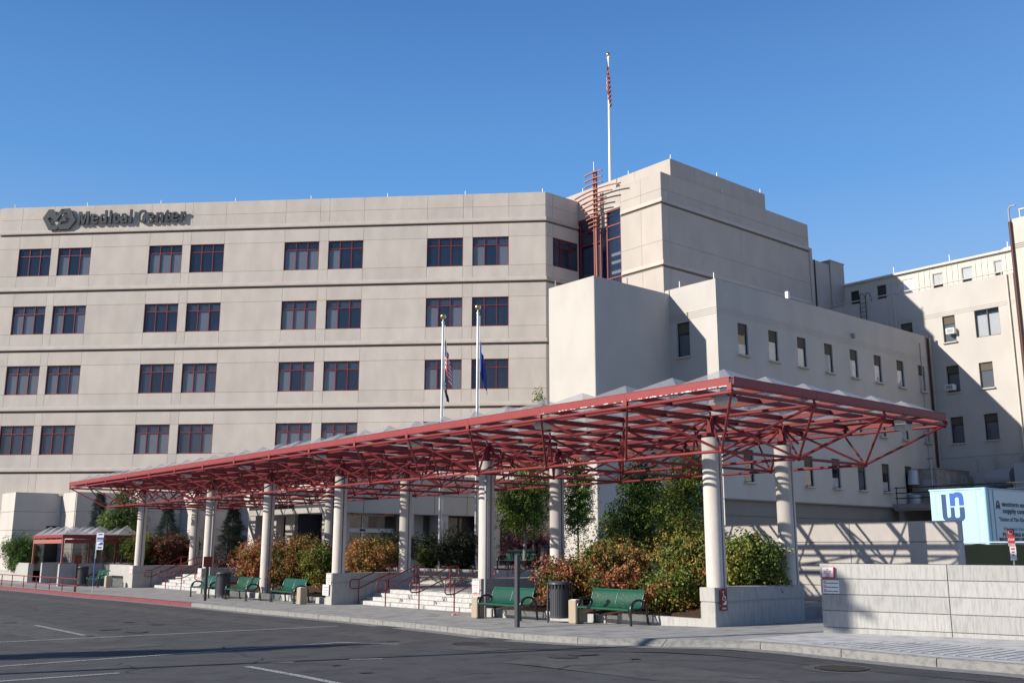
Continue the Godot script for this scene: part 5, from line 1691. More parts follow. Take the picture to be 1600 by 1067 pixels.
# ---------------------------------------------------------------- right side
func build_right_side():
	var xf := yawed(-35.867, Vector3(6.76, 0, -22.41))
	var w := thing("front_wall", "long board marked concrete wall along the right pavement", "wall", xf)
	var ys := [-0.25, 0.10, 0.45, 0.79, 1.12, 1.44]
	var xs := [0.0, 2.64, 5.3, 7.95, 10.6, 13.2]
	for j in 5:
		for i in 5:
			var m := MB.new()
			var sx: float = xs[i + 1] - xs[i] - 0.012
			var sy: float = ys[j + 1] - ys[j] - 0.010
			m.bbox(Vector3((xs[i] + xs[i + 1]) / 2, (ys[j] + ys[j + 1]) / 2, -0.15), Vector3(sx, sy, 0.3), 0.009)
			part(w, "panel", m.mesh(), M["wall_concrete_%d" % ((i * 2 + j * 5) % 3)])
	boxpart(w, "wall_core", Vector3(6.6, 0.6, -0.15), Vector3(13.15, 1.66, 0.25), M.concrete_dark)
	# the sign boards stand 4 cm off the wall
	var s := thing("smoking_sign", "red and white no smoking sign box at the left end of the front wall", "sign", xf * Transform3D(Basis(), Vector3(0.20, 1.25, 0.03)))
	boxpart(s, "box", Vector3(0, 0, 0), Vector3(0.27, 0.23, 0.06), M.sign_red)
	boxpart(s, "face", Vector3(-0.006, 0.008, 0.032), Vector3(0.245, 0.205, 0.006), M.white_paint)
	var t := ["NO", "SMOKING", "BEYOND", "THIS", "POINT"]
	for i in 5:
		part(s, "lettering", text_mesh(t[i], 0.027, 0.004), M.text_red, Transform3D(Basis.from_scale(Vector3(0.95, 1, 1)), Vector3(-0.006, 0.068 - i * 0.04, 0.036)))
	var r := thing("rules_sign", "white sign with three prohibition symbols below the no smoking sign", "sign", xf * Transform3D(Basis(), Vector3(0.235, 0.95, 0.012)))
	var pl := MB.new()
	pl.bbox(Vector3.ZERO, Vector3(0.36, 0.28, 0.012), 0.01)
	part(r, "plate", pl.mesh(), M.white_paint)
	var lines := ["NO SKATEBOARDING", "NO ROLLERBLADING", "NO BICYCLE RIDING"]
	for i in 3:
		var ring := []
		var y := 0.085 - i * 0.085
		for k in 13: ring.append(Vector3(-0.13 + cos(TAU * k / 12) * 0.026, y + sin(TAU * k / 12) * 0.026, 0.008))
		var rm := MB.new()
		rm.path(ring, 0.005, 5)
		rm.tube(Vector3(-0.148, y + 0.018, 0.008), Vector3(-0.112, y - 0.018, 0.008), 0.004, -1, 5)
		part(r, "symbol", rm.mesh(), M.text_red)
		part(r, "lettering", text_mesh(lines[i], 0.022, 0.003), M.text_black, Transform3D(Basis.from_scale(Vector3(0.82, 1, 1)), Vector3(0.035, y - 0.012, 0.008)))
	# wall behind the ramp, catching the canopy's shadow
	var b := thing("ramp_wall", "pale wall behind the ramp, striped by the canopy's shadow", "wall", CF)
	var yy := [-0.3, 0.68, 1.05, 1.33, 1.95, 2.53]
	for j in 5:
		for i in 4:
			var a0 := 0.3 + i * 3.3
			panel_box(b, cl(a0 + 1.65, (yy[j] + yy[j + 1]) / 2, 10.15), Vector3(3.3 - (0.0 if i else 0.0) - 0.014, yy[j + 1] - yy[j] - 0.018, 0.3))
	boxpart(b, "wall_core", cl(6.9, 1.1, 10.15), Vector3(13.15, 2.8, 0.25), M.concrete_dark)
	# light blue delivery trailer
	var tr := thing("delivery_trailer", "light blue box trailer with a big dark blue emblem, behind the ramp wall", "trailer", yawed(WING_YAW, Vector3(21.21, 0.6, -45.0)))
	# local: x from -2.6 to 0, front face at z = 0, going back along -z
	var bx := MB.new()
	bx.bbox(Vector3(-1.3, 2.6, -5.0), Vector3(2.6, 2.5, 10.0), 0.05)
	part(tr, "body", bx.mesh(), M.truck_side)
	boxpart(tr, "front_panel", Vector3(-1.3, 2.58, 0.01), Vector3(2.5, 2.36, 0.03), M.truck_front)
	for x in [-2.32, -0.42]:
		boxpart(tr, "front_seam", Vector3(x, 2.58, 0.028), Vector3(0.015, 2.34, 0.01), M.truck_trim)
	var cn := MB.new()
	cn.tube(Vector3(-0.06, 1.36, -0.02), Vector3(-0.06, 3.82, -0.02), 0.1, 0.1, 12)
	part(tr, "corner_post", cn.mesh(), M.truck_front)
	boxpart(tr, "top_rail", Vector3(-1.3, 3.83, 0.015), Vector3(2.6, 0.07, 0.06), M.truck_front)
	boxpart(tr, "side_rail", Vector3(0.005, 3.83, -5.0), Vector3(0.05, 0.07, 10.0), M.truck_trim)
	for z in [-0.3, -0.72]:
		boxpart(tr, "side_seam", Vector3(0.012, 2.6, z), Vector3(0.03, 2.4, 0.05), M.truck_trim)
	boxpart(tr, "chassis", Vector3(-1.3, 1.15, -5.0), Vector3(1.0, 0.36, 9.8), M.black_steel)
	for q in [-7.6, -8.8, -2.2]:
		for s2 in [-0.2, -2.4]:
			var wm := MB.new()
			wm.tube(Vector3(s2 - 0.14, 0.5, q), Vector3(s2 + 0.14, 0.5, q), 0.5 if q < -3 else 0.2, -1.0, 18)
			part(tr, "wheel", wm.mesh(), M.black_steel)
	# emblem: a tall U joined to an n
	var u1 := MB.new()
	var ux := func(px: float) -> float: return -2.03 + (px - 275) * 0.00378
	var uy := func(py: float) -> float: return 3.62 - (py - 155) * 0.00412
	var poly := func(arr): 
		var o := PackedVector2Array()
		for i in range(0, arr.size(), 2): o.append(Vector2(ux.call(arr[i]), uy.call(arr[i + 1])))
		return o
	u1.prism(poly.call([275, 155, 330, 155, 330, 395, 340, 412, 365, 412, 380, 395, 380, 300, 425, 300, 425, 395, 440, 415, 470, 415, 490, 400, 490, 300, 548, 300, 548, 410, 530, 440, 500, 455, 320, 450, 285, 430, 275, 400]), 0.03, 0.045)
	part(tr, "emblem", u1.mesh(), M.logo_navy)
	var u2 := MB.new()
	u2.prism(poly.call([378, 145, 425, 145, 428, 150, 450, 135, 500, 135, 530, 150, 545, 185, 545, 280, 490, 280, 490, 205, 478, 190, 452, 190, 438, 205, 438, 285, 378, 285]), 0.03, 0.045)
	part(tr, "emblem", u2.mesh(), M.logo_blue)
	var tx := func(t2: String, z: float, y: float, h: float, wd: float, m: Material, f: Font = null):
		var tm := text_mesh(t2, h, 0.008, f)
		var ab := tm.get_aabb()
		var k: float = wd / ab.size.x
		part(tr, "lettering", tm, m, Transform3D(Basis(Vector3.UP, PI / 2) * Basis.from_scale(Vector3(k, 1, 1)), Vector3(0.012, y, z - wd / 2 - ab.get_center().x * 0.0)))
	tx.call("western nevada", -1.55, 3.16, 0.2, 3.4, M.text_grey)
	tx.call("supply company", -1.55, 2.86, 0.2, 3.4, M.text_grey)
	tx.call("\"Home of The Blue Team\"", -1.1, 2.48, 0.17, 3.9, M.text_grey, serif_font)
	tx.call("Wholesale Distributors", -1.5, 2.06, 0.14, 3.2, M.truck_trim, serif_font)
	tx.call("PLUMBING H.V.A.C.", -1.35, 1.80, 0.16, 3.3, M.text_grey)
	tx.call("WATERWORKS IRRIGATION", -0.95, 1.58, 0.16, 4.2, M.text_grey)
	var ring2 := []
	for k in 10: ring2.append(Vector3(0.015, 2.92 + sin(PI * (k / 9.0)) * 0.38, -1.12 + cos(PI * k / 9.0) * 0.16))
	var ic := MB.new()
	ic.path(ring2, 0.02, 5)
	ic.box(Vector3(0.015, 3.05, -1.12), Vector3(0.01, 0.14, 0.14))
	part(tr, "small_emblem", ic.mesh(), M.text_grey)
	# screened fence before the trailer
	var fx := Transform3D(Basis(Vector3.UP, -deg_to_rad(58.0)), Vector3(16.0, 0.55, -38.6))
	var fn := thing("screened_fence", "chain link fence covered with dark green screen in front of the trailer", "fence", yawed(-50, Vector3(14.6, 0.55, -39.6)))
	var scr := MB.new()
	var nn := 30
	for i in nn:
		var x0 := 12.0 * i / nn
		var x1 := 12.0 * (i + 1) / nn
		var t0 := 1.40 - 0.06 * absf(sin(x0 * 2.6))
		var t1 := 1.40 - 0.06 * absf(sin(x1 * 2.6))
		scr.quad(Vector3(x0, 0, 0.03 * sin(x0 * 3)), Vector3(x1, 0, 0.03 * sin(x1 * 3)), Vector3(x1, t1, 0.03 * sin(x1 * 3)), Vector3(x0, t0, 0.03 * sin(x0 * 3)), 1)
		scr.quad(Vector3(x1, 0, 0.03 * sin(x1 * 3) - 0.015), Vector3(x0, 0, 0.03 * sin(x0 * 3) - 0.015), Vector3(x0, t0, 0.03 * sin(x0 * 3) - 0.015), Vector3(x1, t1, 0.03 * sin(x1 * 3) - 0.015), 1)
	part(fn, "screen", scr.mesh(), M.fence_green)
	for i in 6: rod(fn, "fence_post", Vector3(i * 2.4, 0, -0.06), Vector3(i * 2.4, 1.5, -0.06), 0.03, M.galvanised)
	rod(fn, "top_rail", Vector3(0, 1.45, -0.06), Vector3(12, 1.45, -0.06), 0.022, M.galvanised)
	# red and white sign on a thin post
	var ps := thing("parking_sign", "narrow red over white sign on a thin post above the front wall", "sign", yawed(-28, Vector3(13.3, 0.0, -27.0)))
	rod(ps, "post", Vector3(0, -0.1, -0.02), Vector3(0.02, 2.2, -0.02), 0.02, M.galvanised)
	boxpart(ps, "red_plate", Vector3(0, 2.06, 0.01), Vector3(0.17, 0.46, 0.02), M.sign_red)
	boxpart(ps, "white_plate", Vector3(0.015, 1.65, 0.01), Vector3(0.15, 0.36, 0.015), M.white_paint)
	var rg := []
	for k in 13: rg.append(Vector3(cos(TAU * k / 12) * 0.05, 2.2 + sin(TAU * k / 12) * 0.05, 0.024))
	var rgm := MB.new()
	rgm.path(rg, 0.009, 5)
	part(ps, "symbol", rgm.mesh(), M.text_white)
	part(ps, "lettering", text_mesh("STOP", 0.06, 0.004), M.text_white, Transform3D(Basis.from_scale(Vector3(0.8, 1, 1)), Vector3(0, 2.0, 0.022)))
	part(ps, "lettering", text_mesh("ZONE", 0.06, 0.004), M.text_white, Transform3D(Basis.from_scale(Vector3(0.8, 1, 1)), Vector3(0, 1.87, 0.022)))
	for i in 3: boxpart(ps, "text_line", Vector3(0.015, 1.76 - i * 0.08, 0.02), Vector3(0.09 - 0.02 * i, 0.04, 0.004), M.text_red)
	# low roof in the corner with the air handling plant
	var lr := thing("loading_dock", "low flat dock roof with dark bay below in the corner of the old wing", "building", WF)
	boxpart(lr, "roof_slab", Vector3(16.5, 4.55, -28.4), Vector3(18.2, 0.35, 7.3), M.unit_metal)
	boxpart(lr, "back_wall", Vector3(16.5, 2.3, -31.5), Vector3(18.2, 4.4, 0.4), M.stucco_base)
	boxpart(lr, "pier", Vector3(7.75, 2.3, -25.2), Vector3(0.3, 4.2, 0.3), M.stucco_base)
	boxpart(lr, "fascia", Vector3(16.5, 4.35, -24.76), Vector3(18.0, 0.2, 0.05), M.stucco_base)
	boxpart(lr, "dark_bay", Vector3(16.5, 2.2, -30.8), Vector3(17.5, 4.2, 0.3), M.room)
	for y in [5.1, 5.45, 5.8]: rod(lr, "roof_rail", Vector3(7.5, y, -24.95), Vector3(25.0, y, -24.95), 0.035, M.dark_frame)
	for i in 7: rod(lr, "rail_post", Vector3(7.6 + i * 2.6, 4.7, -24.95), Vector3(7.6 + i * 2.6, 5.85, -24.95), 0.035, M.dark_frame)
	var hv := thing("air_handler", "large grey rooftop air handling unit with hood, louvre and patches", "machine", WF)
	var hm := MB.new()
	hm.bbox(Vector3(8.35, 5.95, -30.0), Vector3(1.9, 2.4, 5.2), 0.03)
	hm.bbox(Vector3(8.35, 7.17, -30.0), Vector3(2.0, 0.06, 5.3), 0.02)
	part(hv, "casing", hm.mesh(), M.unit_metal)
	for i in 5: boxpart(hv, "louvre_slat", Vector3(8.7, 5.8 + i * 0.13, -27.37), Vector3(0.75, 0.04, 0.06), M.galvanised)
	boxpart(hv, "louvre_frame", Vector3(8.7, 6.06, -27.385), Vector3(0.86, 0.76, 0.03), M.grey_metal)
	for q in [[-28.0, 6.75, 0.5, 0.06], [-28.9, 6.5, 0.6, 0.7], [-29.9, 6.7, 0.5, 0.5], [-31.2, 6.6, 0.7, 0.6], [-30.4, 5.9, 0.5, 0.6]]:
		boxpart(hv, "panel", Vector3(9.31, q[1], q[0]), Vector3(0.04, q[3], q[2]), M.grey_metal)
	boxpart(hv, "warning_patch", Vector3(9.32, 5.95, -29.6), Vector3(0.03, 0.5, 0.5), M.urn)
	boxpart(hv, "outlet_box", Vector3(9.45, 6.4, -31.5), Vector3(0.4, 0.7, 0.7), M.unit_metal)
	var hood := MB.new()
	hood.tube(Vector3(7.75, 6.1, -27.1), Vector3(7.75, 7.1, -27.1), 0.42, 0.34, 14)
	hood.tube(Vector3(7.75, 4.7, -27.1), Vector3(7.75, 5.4, -27.1), 0.44, 0.44, 14)
	part(hv, "hood", hood.mesh(), M.galvanised)
	rod(hv, "aerial", Vector3(9.9, 4.7, -25.5), Vector3(9.9, 7.7, -25.5), 0.025, M.galvanised)
	rod(hv, "aerial_arm", Vector3(9.65, 7.65, -25.5), Vector3(10.05, 7.7, -25.5), 0.025, M.dark_frame)
	var dk := thing("duct_run", "shiny round duct with square transition beside the air handling unit", "machine", WF)
	var dm := MB.new()
	dm.tube(Vector3(11.5, 6.4, -30.6), Vector3(13.3, 6.5, -30.2), 0.62, 0.62, 18)
	part(dk, "duct", dm.mesh(), M.galvanised)
	var dt := MB.new()
	dt.box(Vector3(14.6, 6.5, -29.9), Vector3(2.0, 1.7, 1.4), Basis(Vector3.UP, 0.2))
	part(dk, "transition", dt.mesh(), M.grey_metal)
	for i in 3:
		rod(dk, "rail", Vector3(11.3, 4.95 + 0.28 * i, -27.4), Vector3(18.0, 5.0 + 0.28 * i, -27.0), 0.03, M.galvanised)
	boxpart(dk, "plinth", Vector3(13.2, 5.3, -29.6), Vector3(4.0, 0.6, 1.6), M.galvanised)


func panel_box(parent: Node, c: Vector3, s: Vector3):
	var m := MB.new()
	m.bbox(Vector3.ZERO, s, 0.012)
	part(parent, "panel", m.mesh(), M.column, Transform3D(Basis(), c))


# ---------------------------------------------------------------- plants
func leaf_cluster(n: int, spread: float, len_: float, wide: float, sd: int) -> Mesh:
	var st := SurfaceTool.new()
	st.begin(Mesh.PRIMITIVE_TRIANGLES)
	var r := RandomNumberGenerator.new()
	r.seed = sd
	for i in n:
		var d := Vector3(r.randfn(), r.randfn() * 0.7 + 0.25, r.randfn()).normalized()
		var b := d.cross(Vector3(r.randfn(), r.randfn(), r.randfn())).normalized()
		var nrm := d.cross(b)
		var o := Vector3(r.randfn(), r.randfn(), r.randfn()) * spread
		var l := len_ * r.randf_range(0.7, 1.25)
		var w := wide * r.randf_range(0.8, 1.2)
		var base := o
		var tip := o + d * l - nrm * l * 0.18
		var m1 := o + d * l * 0.42 + b * w + nrm * l * 0.06
		var m2 := o + d * l * 0.42 - b * w + nrm * l * 0.06
		var c := o + d * l * 0.45
		for t in [[base, m1, c], [m1, tip, c], [tip, m2, c], [m2, base, c]]:
			for v in t:
				st.set_smooth_group(-1)
				st.add_vertex(v)
	st.generate_normals()
	return st.commit()


func foliage(parent: Node, called: String, mesh: Mesh, material: Material, lobes: Array, count: int, size: float, pal: Array, sd: int, shell := 0.45, thin := -0.25, freq := 1.3):
	# lobes: [centre, radii]; leaf clumps gather in tufts with gaps between them
	var r := RandomNumberGenerator.new()
	r.seed = sd
	var nz := FastNoiseLite.new()
	nz.seed = sd
	nz.frequency = freq
	nz.fractal_octaves = 2
	var nc := FastNoiseLite.new()
	nc.seed = sd + 7
	nc.frequency = 0.55
	var total := 0.0
	var wts := []
	for l in lobes:
		var v: float = pow(l[1].x * l[1].y * l[1].z, 0.67)
		total += v
		wts.append(total)
	var xs: Array[Transform3D] = []
	var cs: Array[Color] = []
	var guard := 0
	while xs.size() < count and guard < count * 12:
		guard += 1
		var pick := r.randf() * total
		var k := 0
		while wts[k] < pick: k += 1
		var l = lobes[k]
		var d := Vector3(r.randfn(), r.randfn(), r.randfn()).normalized()
		var rad := pow(r.randf(), shell) * (1.0 + 0.16 * r.randfn())
		var p: Vector3 = l[0] + d * rad * l[1]
		if nz.get_noise_3d(p.x * 2.2, p.y * 2.2, p.z * 2.2) < thin + r.randf() * 0.25: continue
		var up := (d + Vector3(r.randfn(), r.randfn() + 0.5, r.randfn()) * 0.6).normalized()
		var side := up.cross(Vector3(r.randfn(), r.randfn(), r.randfn())).normalized()
		var s := size * r.randf_range(0.7, 1.3)
		xs.append(Transform3D(Basis(side * s, up * s, side.cross(up) * s), p))
		var t: float = clampf(0.5 + nc.get_noise_3d(p.x * 1.6, p.y * 1.6, p.z * 1.6) * 1.1 + r.randfn() * 0.2, 0.0, 0.999)
		var f := t * (pal.size() - 1)
		var c: Color = pal[int(f)].lerp(pal[int(f) + 1], f - int(f)) if pal.size() > 1 else pal[0]
		var b := r.randf_range(0.72, 1.25)
		cs.append(Color(c.r * b, c.g * b, c.b * b))
	multi(parent, called, mesh, material, xs, cs)


func multi(parent: Node, called: String, mesh: Mesh, material: Material, xs: Array, cs: Array):
	var mm := MultiMesh.new()
	mm.transform_format = MultiMesh.TRANSFORM_3D
	mm.use_colors = true
	mm.mesh = mesh
	mm.instance_count = xs.size()
	for i in xs.size():
		mm.set_instance_transform(i, xs[i])
		mm.set_instance_color(i, cs[i])
	var o := MultiMeshInstance3D.new()
	o.name = called
	o.multimesh = mm
	o.material_override = material
	o.set_meta("kind", "stuff")
	parent.add_child(o, true)


func stems(parent: Node, h: float, spread: float, n: int, r0: float, sd: int, material: Material):
	var r := RandomNumberGenerator.new()
	r.seed = sd
	var m := MB.new()
	for i in n:
		var a := r.randf() * TAU
		var d := Vector3(cos(a), 0, sin(a)) * spread * r.randf_range(0.3, 1.0)
		m.tube(Vector3(d.x * 0.2, -0.1, d.z * 0.2), Vector3(d.x * 0.5, h * 0.5, d.z * 0.5), r0, r0 * 0.7, 5, false)
		m.tube(Vector3(d.x * 0.5, h * 0.5, d.z * 0.5), d + Vector3(0, h * r.randf_range(0.8, 1.0), 0), r0 * 0.7, r0 * 0.3, 5, false)
	part(parent, "stem", m.mesh(), material)


func bush(called: String, label: String, at: Vector3, w: float, h: float, pal: Array, sd: int, dens := 1.0, group := "", size := 1.0, depth := 1.0):
	var o := thing(called, label, "bush", Transform3D(Basis(), at), group)
	stems(o, h * 0.85, w * 0.42, 9, 0.018, sd, M.bark)
	var r := RandomNumberGenerator.new()
	r.seed = sd
	var lobes := []
	var n := maxi(6, int(w * 6.5))
	for i in n:
		var a := TAU * i / n + r.randf() * 0.8
		var rr := w * 0.5 * r.randf_range(0.25, 0.78)
		var s := w * r.randf_range(0.11, 0.22)
		var y := h * r.randf_range(0.18, 0.82)
		lobes.append([Vector3(cos(a) * rr, y, sin(a) * rr * depth), Vector3(s, s * r.randf_range(0.7, 1.0), s)])
	lobes.append([Vector3(0, h * 0.40, 0), Vector3(w * 0.34, h * 0.36, w * 0.34 * depth)])
	lobes.append([Vector3(w * 0.08, h * 0.78, 0), Vector3(w * 0.16, h * 0.2, w * 0.16)])
	foliage(o, "crown", M_leaf[sd % 3], M.leaf, lobes, int(900 * w * h * dens / (size * size)), size, pal, sd, 0.5, -0.08, 1.5)
	# a few shoots that stick out
	foliage(o, "shoots", M_leaf[sd % 3], M.leaf, [[Vector3(0, h * 0.62, 0), Vector3(w * 0.5, h * 0.46, w * 0.5 * depth)]], int(110 * w * h / (size * size)), size * 0.9, pal, sd + 50, 0.12, -0.1, 2.5)


var M_leaf := []


func tree(called: String, label: String, at: Vector3, trunk_h: float, lobes: Array, count: int, pal: Array, sd: int, r0 := 0.09, size := 1.0, bark := "bark"):
	var o := thing(called, label, "tree", Transform3D(Basis(), at), "small trees under and behind the canopy")
	var m := MB.new()
	m.tube(Vector3(0, -0.2, 0), Vector3(0.02, trunk_h, 0), r0, r0 * 0.75, 9)
	var top := 0.0
	for l in lobes:
		top = maxf(top, l[0].y)
	m.tube(Vector3(0.02, trunk_h, 0), Vector3(0, top, 0), r0 * 0.75, r0 * 0.25, 7)
	part(o, "trunk", m.mesh(), M[bark])
	var lm := MB.new()
	for l in lobes:
		var s := Vector3(0.01, clampf(l[0].y - l[1].y * 0.8, trunk_h * 0.9, top), 0)
		lm.tube(s, l[0] + Vector3(0, l[1].y * 0.3, 0), r0 * 0.4, r0 * 0.12, 6, false)
	part(o, "limb", lm.mesh(), M[bark])
	foliage(o, "crown", M_leaf[sd % 3], M.leaf, lobes, count, size, pal, sd, 0.42, -0.2, 1.0)


func conifer(label: String, at: Vector3, h: float, w: float, pal: Array, sd: int):
	var o := thing("spruce", label, "conifer", Transform3D(Basis(), at), "spruces before the sawtooth wall")
	var m := MB.new()
	m.tube(Vector3(0, -0.2, 0), Vector3(0, h, 0), 0.11, 0.02, 8)
	part(o, "trunk", m.mesh(), M.bark)
	var r := RandomNumberGenerator.new()
	r.seed = sd
	var xs := []
	var cs := []
	for i in int(h * 900):
		var t := pow(r.randf(), 1.25)
		var y := 0.15 + t * (h - 0.2)
		var rad := (w / 2) * (1.0 - pow(t, 1.2)) * (0.75 + 0.25 * sin(y * 7.5 + sin(y * 3.1) * 2.0)) + 0.04
		var a := r.randf() * TAU
		var q := rad * pow(r.randf(), 0.35) * (1.0 + 0.2 * sin(a * 5.0 + y * 3.0))
		var p := Vector3(cos(a) * q, y - q * 0.22, sin(a) * q)
		var d := Vector3(cos(a), -0.15 + 0.5 * t + r.randfn() * 0.3, sin(a)).normalized()
		var side := d.cross(Vector3(r.randfn(), 1.0, r.randfn())).normalized()
		var s := r.randf_range(0.7, 1.3)
		xs.append(Transform3D(Basis(side * s, d * s, side.cross(d) * s), p))
		var c: Color = pal[0].lerp(pal[1], r.randf())
		var b := r.randf_range(0.7, 1.25)
		cs.append(Color(c.r * b, c.g * b, c.b * b))
	multi(o, "crown", M_leaf[3], M.needle, xs, cs)


func build_plants():
	for i in 3: M_leaf.append(leaf_cluster(6, 0.055, 0.085, 0.026, 100 + i))
	# needle spray
	var st := MB.new()
	var r := RandomNumberGenerator.new()
	r.seed = 4
	for i in 16:
		var b := Vector3(0, i * 0.014, 0)
		var d := Vector3(cos(i * 2.4), 0.9, sin(i * 2.4)).normalized() * 0.075
		var s := d.cross(Vector3(0.3, 0.2, 1)).normalized() * 0.006
		st.tri(b - s, b + s, b + d)
	M_leaf.append(st.mesh())
	var red := [Color(0.045, 0.085, 0.02), Color(0.11, 0.10, 0.028), Color(0.30, 0.095, 0.045), Color(0.42, 0.17, 0.10)]
	var orange := [Color(0.05, 0.085, 0.02), Color(0.14, 0.13, 0.03), Color(0.34, 0.15, 0.05), Color(0.42, 0.22, 0.10)]
	var gold := [Color(0.055, 0.10, 0.022), Color(0.14, 0.17, 0.032), Color(0.30, 0.20, 0.05)]
	var green := [Color(0.06, 0.11, 0.022), Color(0.13, 0.20, 0.035), Color(0.24, 0.27, 0.055)]
	var yg := [Color(0.055, 0.10, 0.02), Color(0.14, 0.18, 0.03), Color(0.26, 0.23, 0.055)]
	var deep := [Color(0.035, 0.08, 0.02), Color(0.08, 0.15, 0.03), Color(0.15, 0.21, 0.045)]
	var grey := [Color(0.04, 0.055, 0.028), Color(0.075, 0.095, 0.05), Color(0.12, 0.13, 0.075)]
	var purple := [Color(0.05, 0.02, 0.025), Color(0.12, 0.035, 0.045)]
	var G := "autumn bushes in the beds under the canopy"
	bush("red_bush", "red orange bush leaning over the bed edge behind the litter bin", cw(9.6, 0.1, 4.1), 2.2, 1.35, red, 1, 1.1, G)
	bush("orange_bush", "orange bush in the middle of the right bed, behind the nearest bench", cw(7.7, 0.15, 4.4), 2.4, 1.65, orange, 2, 1.1, G)
	bush("tall_bush", "tallest green and gold bush left of the right end column", cw(5.6, 0.3, 5.2), 2.2, 2.15, gold, 3, 1.1, G)
	bush("low_bush", "low red tipped green bush spilling over the bed edge by the right end column", cw(5.0, 0.02, 3.75), 1.9, 1.15, [yg[0], yg[1], red[2]], 4, 1.2, G)
	bush("low_bush", "low reddish bush just behind the backrest of the nearest bench", cw(6.9, 0.05, 3.7), 1.5, 1.1, red, 5, 1.1, G)
	bush("gold_bush", "small golden bush far back in the right bed", cw(9.3, 0.4, 5.7), 2.0, 1.7, gold, 6, 0.9, G)
	bush("wall_bush", "yellow green bush on the stub wall right of the nearest column", cw(3.6, 0.62, 4.95), 1.9, 1.45, yg, 7, 1.2, G)
	bush("orange_bush", "broad orange bush behind the middle bench, right of the column", cw(27.0, 0.05, 4.5), 3.0, 2.1, orange, 8, 1.0, G)
	bush("red_orange_bush", "red orange bush behind the middle benches, left of the column", cw(31.0, 0.05, 4.5), 2.5, 2.0, [orange[1], orange[2], red[2], red[3]], 9, 1.0, G)
	bush("green_bush", "green and yellow bush left of the stub wall with two notices", cw(24.3, 0.2, 4.0), 1.7, 1.5, gold, 10, 1.0, G)
	bush("orange_bush", "orange bush above the stub wall left of the wide steps", cw(22.7, 0.55, 5.3), 2.6, 1.5, orange, 11, 1.0, G)
	bush("grey_shrub", "grey green shrub in the rear planter, left of the rear column", cw(29.0, 0.75, 10.6), 2.6, 1.7, grey, 12, 0.8, "shrubs in the rear planter")
	bush("dark_shrub", "dark grey shrub in the rear planter between the flagpoles", cw(23.9, 0.75, 10.7), 2.4, 1.7, [Color(0.03, 0.036, 0.022), Color(0.06, 0.065, 0.045)], 13, 0.8, "shrubs in the rear planter")
	bush("pale_shrub", "pale green shrub in the rear planter right of the rear column", cw(26.6, 0.75, 11.2), 1.8, 1.6, grey, 14, 0.8, "shrubs in the rear planter")
	bush("bright_shrub", "small bright green shrub at the front of the rear planter", cw(25.0, 0.78, 9.95), 1.4, 0.85, yg, 15, 1.0, "shrubs in the rear planter")
	bush("crimson_bush", "crimson and green bush behind the stub wall of the far left steps", cw(45.4, 0.6, 6.0), 2.8, 1.9, [Color(0.045, 0.07, 0.02), Color(0.14, 0.05, 0.03), Color(0.18, 0.045, 0.04)], 16, 0.8, "bushes at the left end")
	bush("yellow_bush", "yellow green bush in the planter beside the bus shelter", cw(46.3, 0.62, 4.4), 2.2, 1.9, yg, 17, 0.8, "bushes at the left end")
	bush("purple_shrub", "purple leaved shrub behind the trunk of the middle tree", Vector3(1.0, 0.8, -50.0), 3.2, 1.7, purple, 18, 0.6)
	bush("hedge_bush", "dark green clipped bush left of the bus shelter", Vector3(-31.6, 0.2, -65.5), 2.3, 2.2, deep, 19, 0.9)
	bush("dark_shrub", "dark green shrub seen through the bus shelter glass", cw(51.5, 0.0, 6.6), 4.0, 2.4, deep, 22, 0.7)
	bush("rock_plants", "low green plants behind the right end columns", cw(1.6, -0.15, 9.4), 1.6, 0.5, [deep[0], grey[1]], 20, 1.0)
	# trees
	tree("maple_tree", "green tree with pale trunk right of the wide steps' column, crown through the canopy", Vector3(0.55, 0.8, -44.0), 1.3, [[Vector3(0, 2.3, 0), Vector3(1.15, 0.85, 1.1)], [Vector3(-0.4, 3.0, 0.2), Vector3(0.9, 0.8, 0.9)], [Vector3(0.45, 3.3, 0), Vector3(0.8, 0.9, 0.8)], [Vector3(0.1, 4.6, 0), Vector3(0.7, 1.1, 0.7)]], 3200, green, 31, 0.1, 1.0, "pale_bark")
	tree("maple_tree", "slender tree whose sparse top rises above the canopy", Vector3(1.0, 0.8, -46.5), 2.0, [[Vector3(0, 5.4, 0), Vector3(0.6, 1.0, 0.6)], [Vector3(-0.35, 6.6, 0.2), Vector3(0.42, 0.9, 0.42)], [Vector3(0.3, 7.3, 0), Vector3(0.34, 1.1, 0.34)], [Vector3(1.3, 6.9, 0.3), Vector3(0.16, 0.6, 0.16)]], 900, yg, 32, 0.07)
	tree("maple_tree", "narrow green tree just right of the rear column, slim dark trunk", Vector3(2.9, 0.8, -44.6), 1.2, [[Vector3(0, 2.4, 0), Vector3(0.75, 0.9, 0.75)], [Vector3(0.1, 3.5, 0), Vector3(0.75, 1.0, 0.75)], [Vector3(-0.1, 4.5, 0), Vector3(0.55, 0.7, 0.55)]], 2200, green, 33, 0.055)
	tree("linden_tree", "broad dark green tree behind the right bed, left part of the mass", cw(12.1, 0.2, 9.9), 0.7, [[Vector3(0, 1.6, 0), Vector3(1.2, 0.9, 1.2)], [Vector3(0.3, 2.7, 0), Vector3(1.25, 1.1, 1.2)], [Vector3(-0.6, 2.1, 0.5), Vector3(0.9, 0.9, 0.9)], [Vector3(0.2, 3.9, 0), Vector3(0.9, 0.9, 0.9)]], 3800, deep, 34, 0.1)
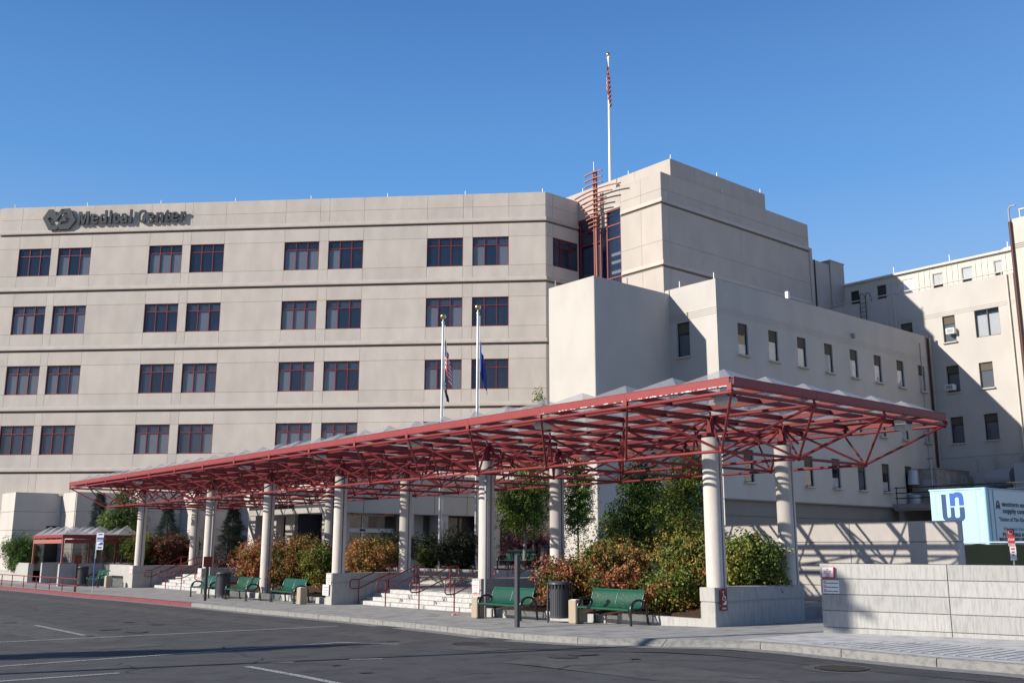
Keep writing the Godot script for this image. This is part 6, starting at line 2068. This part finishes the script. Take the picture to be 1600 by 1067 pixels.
	tree("linden_tree", "bright green tree behind the right bed, just left of the right end column", cw(9.6, 0.2, 9.6), 0.7, [[Vector3(0, 1.6, 0), Vector3(1.0, 1.0, 1.0)], [Vector3(-0.2, 2.8, 0), Vector3(1.05, 1.1, 1.0)], [Vector3(0.3, 3.9, 0), Vector3(0.85, 0.9, 0.85)]], 3200, green, 35, 0.1)
	tree("linden_tree", "green tree beside the bus shelter, under the canopy's left tip", Vector3(-23.9, 0.2, -62.4), 1.2, [[Vector3(0, 2.5, 0), Vector3(1.2, 1.1, 1.1)], [Vector3(0.2, 3.7, 0), Vector3(1.0, 1.0, 0.95)], [Vector3(-0.1, 4.6, 0), Vector3(0.6, 0.8, 0.6)], [Vector3(-0.7, 3.0, 0.3), Vector3(0.8, 0.9, 0.8)]], 3800, deep, 36, 0.09)
	var blue := [Color(0.03, 0.055, 0.045), Color(0.06, 0.09, 0.08)]
	conifer("dark blue green spruce between the left columns, tallest one", Vector3(-16.0, 0.5, -58.0), 3.9, 2.5, [Color(0.022, 0.042, 0.03), Color(0.045, 0.07, 0.05)], 41)
	conifer("blue grey spruce behind the left end steps", Vector3(-20.6, 0.4, -60.5), 4.0, 2.4, blue, 42)
	conifer("blue grey spruce behind the green tree at far left", Vector3(-26.4, 0.2, -64.6), 5.0, 2.6, blue, 43)


func build_off_frame():
	# street pole and street tree at the left, outside the frame, whose shadows cross the road
	var base := Vector3(-14.7, -0.4, -15.6)
	var p := thing("street_pole", "tall wooden street pole standing left of the picture", "pole", Transform3D(Basis(), base))
	var m := MB.new()
	m.tube(Vector3.ZERO, Vector3(0, 12.0, 0), 0.16, 0.11, 10)
	part(p, "pole", m.mesh(), M.wood_pole)
	var tm := MB.new()
	tm.tube(Vector3(0.3, 10.9, 0.25), Vector3(0.3, 11.9, 0.25), 0.36, 0.36, 14)
	part(p, "transformer", tm.mesh(), M.grey_metal)
	boxpart(p, "crossarm", Vector3(0, 11.6, 0), Vector3(0.12, 0.12, 2.2), M.wood_pole)
	tree("street_tree", "street tree standing left of the picture", Vector3(-17.6, -0.4, -18.6), 2.6, [[Vector3(0, 3.9, 0), Vector3(0.8, 1.3, 0.75)], [Vector3(0.2, 5.0, 0.1), Vector3(0.7, 1.3, 0.6)], [Vector3(-0.1, 6.2, 0), Vector3(0.4, 0.9, 0.4)]], 3200, [Color(0.03, 0.062, 0.014), Color(0.07, 0.12, 0.022)], 61, 0.12)
